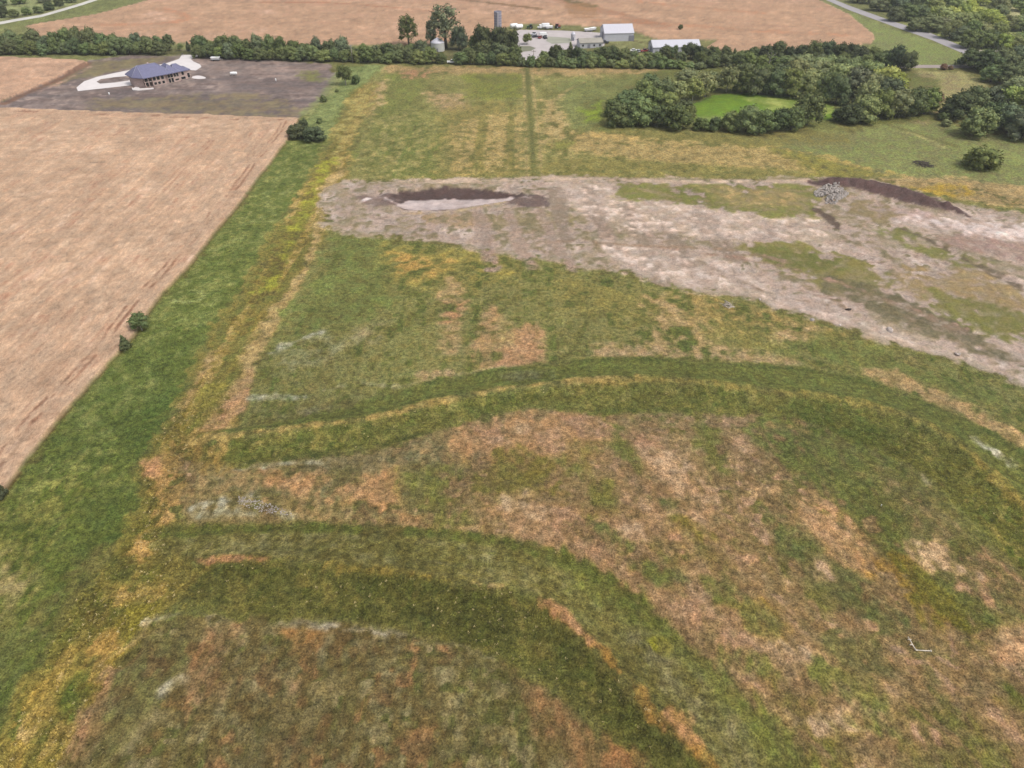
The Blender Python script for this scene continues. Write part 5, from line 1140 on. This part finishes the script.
def car(px, py, rz, paint, label, group, kind='car'):
    x, y = at(px, py); e = empty({'car': 'parked_car', 'pickup': 'pickup_truck', 'van': 'van'}[kind], x, y, .06, R(rz))
    tag(e, label, {'car': 'car', 'pickup': 'pickup', 'van': 'van'}[kind], group)
    L_, Wd = (4.6, 1.8) if kind == 'car' else (5.4, 1.9)
    prof = {'car': [(-2.3, .35), (2.3, .35), (2.3, .72), (2.1, .86), (.95, .95), (-1.9, 1.0), (-2.3, .85)],
            'pickup': [(-2.7, .45), (2.7, .45), (2.7, .95), (2.5, 1.08), (.9, 1.12), (-2.7, 1.12)],
            'van': [(-2.7, .4), (2.7, .4), (2.7, .95), (2.3, 1.15), (1.7, 2.1), (-2.6, 2.2), (-2.7, 2.0)]}[kind]
    m = MB(); n = len(prof); h = Wd / 2
    m.add([(a, -h, b) for a, b in prof] + [(a, h, b) for a, b in prof], [tuple(range(n)), tuple(range(2 * n - 1, n - 1, -1))] + [(i, n + i, n + (i + 1) % n, (i + 1) % n) for i in range(n)])
    m.build('body', PM[paint], e)
    if kind != 'van':
        x0, x1 = (-1.6, .9) if kind == 'car' else (-.9, 1.0); zt = 1.45 if kind == 'car' else 1.8; zb = .93 if kind == 'car' else 1.08
        m = MB(); m.add([(x0, -h + .06, zb), (x1, -h + .06, zb), (x1, h - .06, zb), (x0, h - .06, zb), (x0 + .45, -h + .2, zt), (x1 - .6, -h + .2, zt), (x1 - .6, h - .2, zt), (x0 + .45, h - .2, zt)], [(0, 1, 5, 4), (1, 2, 6, 5), (2, 3, 7, 6), (3, 0, 4, 7)])
        c = m.build('window', GLASS, e)
        m = MB(); m.box(x0 + .42, x1 - .57, -h + .18, h - .18, zt, zt + .06, .02); m.build('roof', PM[paint], e)
    else:
        m = MB(); m.add([(1.72, -h + .1, 2.05), (2.3, -h + .1, 1.2), (2.3, h - .1, 1.2), (1.72, h - .1, 2.05)], [(0, 1, 2, 3)]); 
        m.v = [(a + .03, b, c + .03) for a, b, c in m.v]; m.build('windscreen', GLASS, e)
    wx = L_ * .31
    for sx_ in (-wx, wx):
        for sy in (-h + .1, h - .1): wheel(e, sx_, sy, .34 if kind == 'car' else .4)
    for sy in (-.6, .6):
        m = MB(); m.box(L_ / 2 - .02, L_ / 2 + .03, sy - .16, sy + .16, .62, .8); m.build('headlight', TRIM, e)
    return e
VG = 'vehicles parked in the gravel farmyard'
car(535.5, 37.4, 20, 'dark', 'dark car, leftmost of the cluster parked in the gravel farmyard', VG)
car(540, 38.2, 75, 'red', 'dark red car in the middle of the farmyard cluster', VG)
car(545, 38.4, 100, 'dark', 'dark pickup, rightmost of the farmyard vehicle cluster', VG, 'pickup')
car(543.5, 36.0, 10, 'white', 'white van standing behind the farmyard vehicle cluster', VG, 'van')
car(534, 35.2, 60, 'silver', 'silver pickup at the back of the farmyard vehicle cluster', VG, 'pickup')
car(604.5, 43.4, 5, 'dark', 'dark pickup in front of the white barn wall', VG, 'pickup')
SG = 'vehicles parked left of the long white shed'
car(634, 51.6, 10, 'white', 'white car, leftmost of those beside the long white shed', SG)
car(639, 52.2, 40, 'silver', 'silver car, second of those beside the long white shed', SG)
car(644.5, 52.0, 15, 'red', 'dark red pickup beside the long white shed', SG, 'pickup')
car(649, 53.4, 70, 'dark', 'dark car nearest the long white shed gable', SG)
car(452, 63.2, 5, 'white', 'white pickup in the gap of the long hedgerow', None, 'pickup')
def tank(px, py, rz, L_, r, label, name, mat, cat, group=None):
    x, y = at(px, py); e = empty(name, x, y, .02, R(rz)); tag(e, label, cat, group)
    m = MB(); z = r + .4; c = []
    for t in np.linspace(0, math.pi / 2, 5): c.append((-L_ / 2 - r * .6 * math.cos(t), r * math.sin(t)))
    pts = [(a, 0, z) for a, _ in c] + [(-a, 0, z) for a, _ in reversed(c)]
    rad = [max(b, .02) for _, b in c] + [max(b, .02) for _, b in reversed(c)]
    m.tube(pts, rad, 16); m.build('tank', mat, e)
    for s in (-.3, .3):
        m = MB(); m.box(s * L_ - .12, s * L_ + .12, -r * .7, r * .7, -.1, .5 + r * .3); m.build('leg', RIM, e)
    m = MB(); m.tube([(0, 0, z + r - .05), (0, 0, z + r + .18)], .2, 10); m.build('lid', mat, e)
    return e
WT = plain('white_tank', (.7, .7, .7), .4, .04, 1, spec=.4)
tank(234, 75.4, 8, 2.9, .7, 'white propane tank on the tilled plot right of the house', 'propane_tank', WT, 'tank')
tank(514, 28.4, 20, 4, 1.3, 'white storage tank at the far left corner of the farmyard, left one', 'storage_tank', WT, 'tank', 'white tanks at the farmyard corner')
tank(519, 29.2, 25, 4, 1.3, 'white storage tank at the far left corner of the farmyard, right one', 'storage_tank', WT, 'tank', 'white tanks at the farmyard corner')
def truck(px, py, rz, label, paint='white'):
    x, y = at(px, py); e = empty('grain_truck', x, y, .06, R(rz)); tag(e, label, 'truck')
    m = MB(); m.box(-3.4, 1.4, -1.2, 1.2, 1.1, 3.2, .06); m.build('box', PM[paint], e)
    m = MB(); m.box(1.7, 3.3, -1.1, 1.1, .6, 2.6, .1); cb = m.build('cab', PM[paint], e)
    m = MB(); m.box(3.3, 3.34, -.95, .95, 1.6, 2.4); m.build('windscreen', GLASS, cb)
    m = MB(); m.box(3.3, 4.4, -.9, .9, .6, 1.5, .1); m.build('bonnet', PM[paint], e)
    m = MB(); m.box(-3.3, 3.3, -.4, .4, .7, 1.1); m.build('chassis', TYRE, e)
    for a_ in (-2.4, -1.3, 3.4):
        for b_ in (-1, 1): wheel(e, a_, b_, .5, .35)
    return e
truck(544, 28.8, 190, 'white grain truck at the far edge of the farmyard')
def trailer(px, py, rz, label, group=None, boxy=True):
    x, y = at(px, py); e = empty('farm_trailer', x, y, .06, R(rz)); tag(e, label, 'trailer', group)
    m = MB(); m.box(-2.6, 2.6, -1.1, 1.1, .75, .95); m.tube([(2.6, 0, .85), (4.0, 0, .7)], .08, 6); m.build('bed', RIM, e)
    if boxy:
        m = MB(); m.add([(-2.6, -1.15, 1.9), (2.6, -1.15, 1.9), (2.6, 1.15, 1.9), (-2.6, 1.15, 1.9), (-1.9, -.8, .95), (1.9, -.8, .95), (1.9, .8, .95), (-1.9, .8, .95), (-2.4, -1, 1.7), (2.4, -1, 1.7), (2.4, 1, 1.7), (-2.4, 1, 1.7)],
                      [(0, 4, 5, 1), (1, 5, 6, 2), (2, 6, 7, 3), (3, 7, 4, 0), (0, 1, 9, 8), (1, 2, 10, 9), (2, 3, 11, 10), (3, 0, 8, 11), (8, 9, 10, 11)]); m.build('hopper', PM['white'], e)
    for a_ in (-1.5, 1.5):
        for b_ in (-1.0, 1.0): wheel(e, a_, b_, .42)
    return e
trailer(549, 29.2, 200, 'white hopper trailer beside the grain truck', 'farm trailers')
trailer(588, 31.6, 15, 'white trailer at the farmyard edge, left one nearest the barn', 'farm trailers')
trailer(592.5, 30.9, 40, 'white trailer at the farmyard edge, right one nearest the barn', 'farm trailers')
trailer(216, 60.8, 4, 'white hopper trailer at the hedge right of the driveway gap', 'farm trailers')
def tractor(px, py, rz, paint, label, group):
    x, y = at(px, py); e = empty('tractor', x, y, .06, R(rz)); tag(e, label, 'tractor', group)
    m = MB(); m.box(-.9, 2.1, -.5, .5, .9, 1.75, .12); m.build('body', PM[paint], e)
    m = MB(); m.box(-1.3, .2, -.75, .75, 1.7, 2.75, .05); cb = m.build('cab', GLASS, e)
    m = MB(); m.box(-1.4, .3, -.85, .85, 2.75, 2.9, .04); m.build('roof', PM[paint], cb)
    m = MB(); m.tube([(1.2, .2, 1.7), (1.2, .2, 2.6)], .06, 8); m.build('exhaust', TYRE, e)
    for b_ in (-.95, .95): wheel(e, -.8, b_, .85, .5); wheel(e, 1.6, b_, .5, .35)
    return e
TG = 'tractors at the far edge of the farmyard'
tractor(557.5, 28.4, 30, 'red', 'dark reddish tractor at the far edge of the farmyard', TG)
tractor(530, 29.0, 160, 'green', 'dark green tractor at the far left edge of the farmyard', TG)
# ------------------------------------------------------------------ poles, mailbox
WOOD = plain('grey_pole_wood', (.24, .21, .18), .9, .2, 3, stretch=(1, 1, .2))
def pole(px, py, h, label):
    x, y = at(px, py); e = empty('utility_pole', x, y); tag(e, label, 'utility pole', 'utility poles')
    m = MB(); m.tube([(0, 0, -.3), (0, 0, h)], [.24, .16], 10); m.build('pole', WOOD, e)
    m = MB(); m.box(-1.2, 1.2, -.07, .07, h - .75, h - .58); ca_ = m.build('crossarm', WOOD, e)
    for q in (-1.05, -.4, .4, 1.05):
        m = MB(); m.lathe([(.06, h - .58), (.08, h - .5), (.05, h - .4), (.02, h - .38)], 8, (q, 0)); m.build('insulator', TRIM, ca_)
    return e
pole(353, 62.8, 9.5, 'pale wooden utility pole in front of the long hedgerow, above the airy tree')
pole(533.5, 64.6, 7.5, 'pale wooden utility pole at the gravel yard entrance')
x, y = at(183.2, 56.2); e = empty('mailbox', x, y); tag(e, 'small dark mailbox on a post at the driveway gap', 'mailbox')
m = MB(); m.box(-.08, .08, -.08, .08, -.2, 1.1); m.build('post', WOOD, e)
m = MB(); m.tube([(0, -.35, 1.3), (0, .35, 1.3)], .24, 12); m.build('box', PM['dark'], e)
for q, lab in (((109.5, 95.0), 'short white marker post in the tilled plot below the drive'), ((276, 81), 'short white marker post at the middle of the tilled plot'), ((881, 506), 'small white marker post in the grass inside the upper terrace')):
    x, y = at(*q); m = MB(); z = zat(x, y)
    hgt = .45 if q[1] > 400 else 1.2; rad = .07 if q[1] > 400 else .3
    m.tube([(x, y, z - .1), (x, y, z + hgt * .9), (x, y, z + hgt)], [rad, rad, rad * .7], 10)
    tag(m.build('marker_post', WT), lab, 'post', 'white marker posts')
# ------------------------------------------------------------------ white pipe in the near grass
P1, P2, P3 = at(907.3, 638), at(915, 651.3), at(930, 652)
pv = empty('pipe', P2[0], P2[1]); tag(pv, 'white L-shaped pipe lying in the grass at lower right', 'pipe')
PVC = plain('white_plastic', alb((238, 226, 208), 1.6), .45, .04, 3, spec=.4)
l1 = Vector((P1[0] - P2[0], P1[1] - P2[1], 0)); l3 = Vector((P3[0] - P2[0], P3[1] - P2[1], 0)); up = Vector((0, 0, .28))
m = MB(); m.tube([l1 + up, up + l1 * .05], .075, 10); m.build('tube', PVC, pv)
m = MB(); m.tube([up + l3 * .05, l3 + up], .075, 10); m.build('tube', PVC, pv)
m = MB(); m.tube([l1 * .12 + up, up + l1 * .03, up * 1.0, up + l3 * .03, l3 * .12 + up], .105, 10); m.build('elbow', PVC, pv)
m = MB(); m.tube([l3 * .97 + up, l3 * 1.03 + up], [.17, .15], 12); m.build('end_cap', PVC, pv)
sd_ = Vector((-l1.y, l1.x, 0)).normalized()
m = MB(); m.tube([l1 * .8 + up - sd_ * .28, l1 * .8 + up + sd_ * .3], .06, 8); m.build('branch', PVC, pv)
m = MB(); m.tube([l1 * .42 + up, l1 * .42 + up + sd_ * .42], [.06, .11], 8); m.build('branch', PVC, pv)
# ------------------------------------------------------------------ stones, rubble, brush
def chunk(m, x, y, z, s, g, flat_=.7):
    bm = bmesh.new(); bmesh.ops.create_icosphere(bm, subdivisions=1, radius=1)
    q = Matrix.Rotation(g.random() * 6.28, 3, 'Z') @ Matrix.Rotation(g.random() * 1.5, 3, 'X')
    sc_ = Vector((s * g.uniform(.7, 1.3), s * g.uniform(.7, 1.3), s * flat_ * g.uniform(.7, 1.2)))
    vs = []
    for v in bm.verts:
        p = Vector([a * b for a, b in zip(v.co * g.uniform(.8, 1.15), sc_)]); vs.append(q @ p + Vector((x, y, z)))
    fs = [[v.index for v in f.verts] for f in bm.faces]; bm.free(); m.add(vs, fs)
RUB = plain('pale_broken_concrete', alb((190, 180, 172)), .9, .16, 1.2, bump=.4)
LIME = plain('pale_limestone', alb((226, 210, 200)), .9, .1, 1.5, bump=.4)
g = random.Random(3); m = MB(); hull = [at(*p) for p in ((815, 188), (828, 186.5), (846, 194), (844, 203), (836, 202), (818, 195))]
n = 0
while n < 420:
    px_, py_ = g.uniform(814, 848), g.uniform(186, 204)
    x, y = at(px_, py_)
    d0 = abs(px_ - 830) / 17 + abs(py_ - 194.5) / 11
    if d0 > 1.15 or (py_ > 198 and px_ < 826): continue
    hgt = 1.3 * max(0, 1 - d0)
    chunk(m, x, y, zat(x, y) + hgt * g.random() + .1, g.uniform(.2, .6), g); n += 1
tag(m.build('rubble_pile', RUB), 'heap of pale broken concrete beside the dark soil ridge', 'rubble', None, 'stuff')
m = MB(); n = 0
while n < 260:
    px_, py_ = g.uniform(238, 292), g.uniform(494, 517)
    t = (px_ - 238) / 54
    if abs(py_ - (500 + 14 * t)) > 6 * (1 - abs(t - .35)) or g.random() < t * .5: continue
    x, y = at(px_, py_); chunk(m, x, y, zat(x, y) + .03, g.uniform(.06, .17), g, .5); n += 1
tag(m.build('gravel_patch', RUB), 'patch of pale grey gravel left of centre above the lower terrace', 'gravel', None, 'stuff')
RG = [((760, 299.5), .5, 'pale'), ((812, 320), .55, 'grey'), ((840, 325), .4, 'small pale'), ((889, 331), .9, 'largest pale'), ((957, 355), .7, 'pale'), ((848, 310), .7, 'dark')]
for (p, s, t), lab in zip(RG, ('pale stone on the bare soil edge, farthest left of the stones', 'grey stone on the bare soil edge, second from left', 'small pale stone just right of the grey stone on the soil', 'largest white stone on the lower edge of the bare soil', 'white stone on the bare soil edge, farthest right of the stones', 'dark clod lying on the bare soil above the stones')):
    x, y = at(*p); m = MB(); chunk(m, 0, 0, 0, s, g, .55)
    if s > .6: chunk(m, s * .9, .2, 0, s * .5, g, .5)
    o = m.build('stone', {'grey': RUB, 'dark': plain('dark_clod', (.06, .05, .045), .95, .2, 2)}.get(t, LIME)); o.location = (x, y, zat(x, y) + s * .2)
    tag(o, lab, 'stone', 'stones along the bare soil edge')
# branch piles
BRN = plain('dead_brush', (.09, .075, .06), .95, .3, 2)
def brush(px, py, wpx, hgt, label, n=90, mat=BRN):
    x, y = at(px, py); w_ = wpx / pxm(px, py)[0] / 2; m = MB(); g = random.Random(int(px))
    for k_ in range(n):
        a = g.random() * 6.28; r_ = w_ * g.random() ** .6; p = Vector((x + math.cos(a) * r_, y + math.sin(a) * r_ * 1.1, zat(x, y) + hgt * (1 - r_ / w_) * g.random()))
        d_ = Vector((g.uniform(-1, 1), g.uniform(-1, 1), g.uniform(-.15, .3))).normalized() * g.uniform(.5, 1.5)
        m.tube([p - d_, p + Vector((0, 0, .12)), p + d_], [.1, .08, .03], 5)
    tag(m.build('brush_pile', mat), label, 'brush pile', 'brush piles')
brush(923, 164.5, 18, .8, 'flat dark brush pile in the sage pasture left of the lone bush', 140)
brush(728, 305, 10, .4, 'small bleached branch heap in the grass below the bare soil', 22, plain('bleached_wood', (.36, .31, .26), .9, .2, 2))
# ------------------------------------------------------------------ tall grass and weeds of the near ground
gr_ = np.random.RandomState(9)
def tufts(name, label, pxpoly, n, hmin, hmax, jit, pale):
    w_ = W(pxpoly); A = np.array(w_); x0, y0 = A.min(0); x1, y1 = A.max(0)
    X = gr_.uniform(x0, x1, n * 3); Y = gr_.uniform(y0, y1, n * 3)
    keep = inside(X, Y, w_) & (np.abs(X) < 84 + .6 * np.maximum(Y - 42, 0)) & (Y > 30)
    den = fbm(X, Y, 7, oct=2, off=40) * .6 + .55
    keep &= gr_.rand(len(X)) < den
    X, Y = X[keep][:n], Y[keep][:n]
    ri = np.clip(np.searchsorted(rows, Y), 0, NR - 1); ci = np.clip(np.round((X / half[ri] + 1) / 2 * (NC - 1)).astype(int), 0, NC - 1)
    idx = ri * NC + ci; ok = region[idx] == 0
    X, Y, idx = X[ok], Y[ok], idx[ok]; m_ = len(X)
    Z = GZ[idx]; B = ALB[idx] * (1 + jit * gr_.normal(size=(m_, 1)) * .5).clip(.45, 1.7)
    pm = gr_.rand(m_) < pale
    B[pm] = B[pm] * .25 + np.array(alb((196, 178, 130))) * .75
    nb = 5; h = gr_.uniform(hmin, hmax, (m_, 1)); an = gr_.rand(m_, 1) * 6.28 + np.arange(nb) * 6.28 / nb + gr_.normal(size=(m_, nb)) * .3
    ln = h * (.35 + .5 * gr_.rand(m_, nb)); wd_ = h * .26
    cx = np.cos(an); sx = np.sin(an)
    bx = X[:, None] + cx * .04; by = Y[:, None] + sx * .04
    p0 = np.stack([bx - sx * wd_, by + cx * wd_, np.repeat(Z[:, None] - .05, nb, 1)], 2)
    p1 = np.stack([bx + sx * wd_, by - cx * wd_, np.repeat(Z[:, None] - .05, nb, 1)], 2)
    p2 = np.stack([bx + cx * ln, by + sx * ln, Z[:, None] + h * (.3 + .4 * gr_.rand(m_, nb))], 2)
    V = np.stack([p0, p1, p2], 2).reshape(-1, 3); T = np.arange(len(V)).reshape(-1, 3)
    CB = np.repeat(B[:, None, :], nb, 1)[:, :, None, :] * np.ones((1, 1, 3, 1)); CB = CB.reshape(-1, 3)
    me = bpy.data.meshes.new(name); me.vertices.add(len(V)); me.loops.add(T.size); me.polygons.add(len(T))
    me.vertices.foreach_set('co', V.astype(np.float32).ravel()); me.loops.foreach_set('vertex_index', T.astype(np.int32).ravel())
    me.polygons.foreach_set('loop_start', np.arange(0, T.size, 3, dtype=np.int32)); me.update(calc_edges=True)
    ca = me.color_attributes.new('cover', 'FLOAT_COLOR', 'POINT'); ca.data.foreach_set('color', np.concatenate([CB, np.ones((len(CB), 1))], 1).astype(np.float32).ravel())
    me.materials.append(TUFT); o = bpy.data.objects.new(name, me); C.objects.link(o)
    tag(o, label, 'grass', None, 'stuff')
TUFT, nt_, b_ = new_mat('grass_blades')
aa_ = node(nt_, 'ShaderNodeAttribute', attribute_name='cover'); sc__ = node(nt_, 'ShaderNodeVectorMath', operation='SCALE', Scale=1.45); nt_.links.new(aa_.outputs['Color'], sc__.inputs[0]); nt_.links.new(sc__.outputs[0], b_.inputs['Base Color']); b_.inputs['Roughness'].default_value = .9
YSN = [(240, 420), (205, 440), (185, 460), (170, 490), (164, 524), (172, 560), (178, 600), (160, 622), (134, 650), (110, 680), (92, 715), (60, 768), (20, 860), (-80, 860), (0, 760), (22, 705), (49, 652), (67, 604), (94, 577), (124, 544), (146, 499), (136, 468), (173, 416), (187, 388), (216, 370)]
tufts('weeds', 'tall yellow weeds along the strip beside the green grass', YSN, 9000, .2, .5, .5, .04)
tufts('tall_grass', 'tall dark grass on the bank of the upper terrace', T1L, 6000, .12, .35, .45, .10)
tufts('tall_grass', 'tall dark grass on the bank of the lower terrace', T2L, 12000, .15, .42, .5, .03)
tufts('grass', 'short mixed grass over the field between the terraces', CF, 36000, .1, .28, .4, .012)
tufts('grass', 'short mixed grass inside the lower terrace', BF, 24000, .1, .28, .45, .02)
tufts('grass', 'green grass of the strip along the wheat', GS[8:], 18000, .12, .3, .35, .004)
tufts('grass', 'short green grass on top of the lower terrace', T2U, 8000, .08, .22, .35, .005)
# ------------------------------------------------------------------ light
sc = bpy.context.scene
wd = bpy.data.worlds.new('World'); sc.world = wd; wd.use_nodes = True
nt = wd.node_tree; bg = nt.nodes['Background']
SE, SA = R(56), R(118)                     # elevation, azimuth from +Y towards +X
sky = nt.nodes.new('ShaderNodeTexSky'); sky.sky_type = 'NISHITA'; sky.sun_disc = False
sky.sun_elevation = SE; sky.sun_rotation = SA; sky.dust_density = 4; sky.air_density = 1.2
hs = nt.nodes.new('ShaderNodeHueSaturation'); hs.inputs['Saturation'].default_value = .35
nt.links.new(sky.outputs[0], hs.inputs['Color']); nt.links.new(hs.outputs[0], bg.inputs['Color'])
bg.inputs['Strength'].default_value = .14
sl = bpy.data.lights.new('sun', 'SUN'); sl.energy = 1.45; sl.angle = R(14); sl.color = (1, .95, .88)
so = bpy.data.objects.new('sun', sl); C.objects.link(so)
dirv = Vector((math.sin(SA) * math.cos(SE), math.cos(SA) * math.cos(SE), math.sin(SE)))
so.rotation_euler = dirv.to_track_quat('Z', 'Y').to_euler(); so.location = dirv * 400
sc.view_settings.view_transform = 'Standard'; sc.view_settings.look = 'None'
sc.view_settings.exposure = 0.52; sc.view_settings.gamma = 1.0

# the thin summer air
m, nt, b = new_mat('haze_air')
nt.nodes.remove(b)
pv_ = nt.nodes.new('ShaderNodeVolumePrincipled'); pv_.inputs['Density'].default_value = .00012
pv_.inputs['Color'].default_value = (.86, .90, .95, 1); pv_.inputs['Anisotropy'].default_value = .2
nt.links.new(pv_.outputs[0], nt.nodes['Material Output'].inputs['Volume'])
hb = MB(); hb.box(-4200, 4200, -700, 5200, -6, 106)
hz = hb.build('haze', m); hz['kind'] = 'stuff'; hz['label'] = 'thin pale summer haze over the fields'; hz['category'] = 'haze'
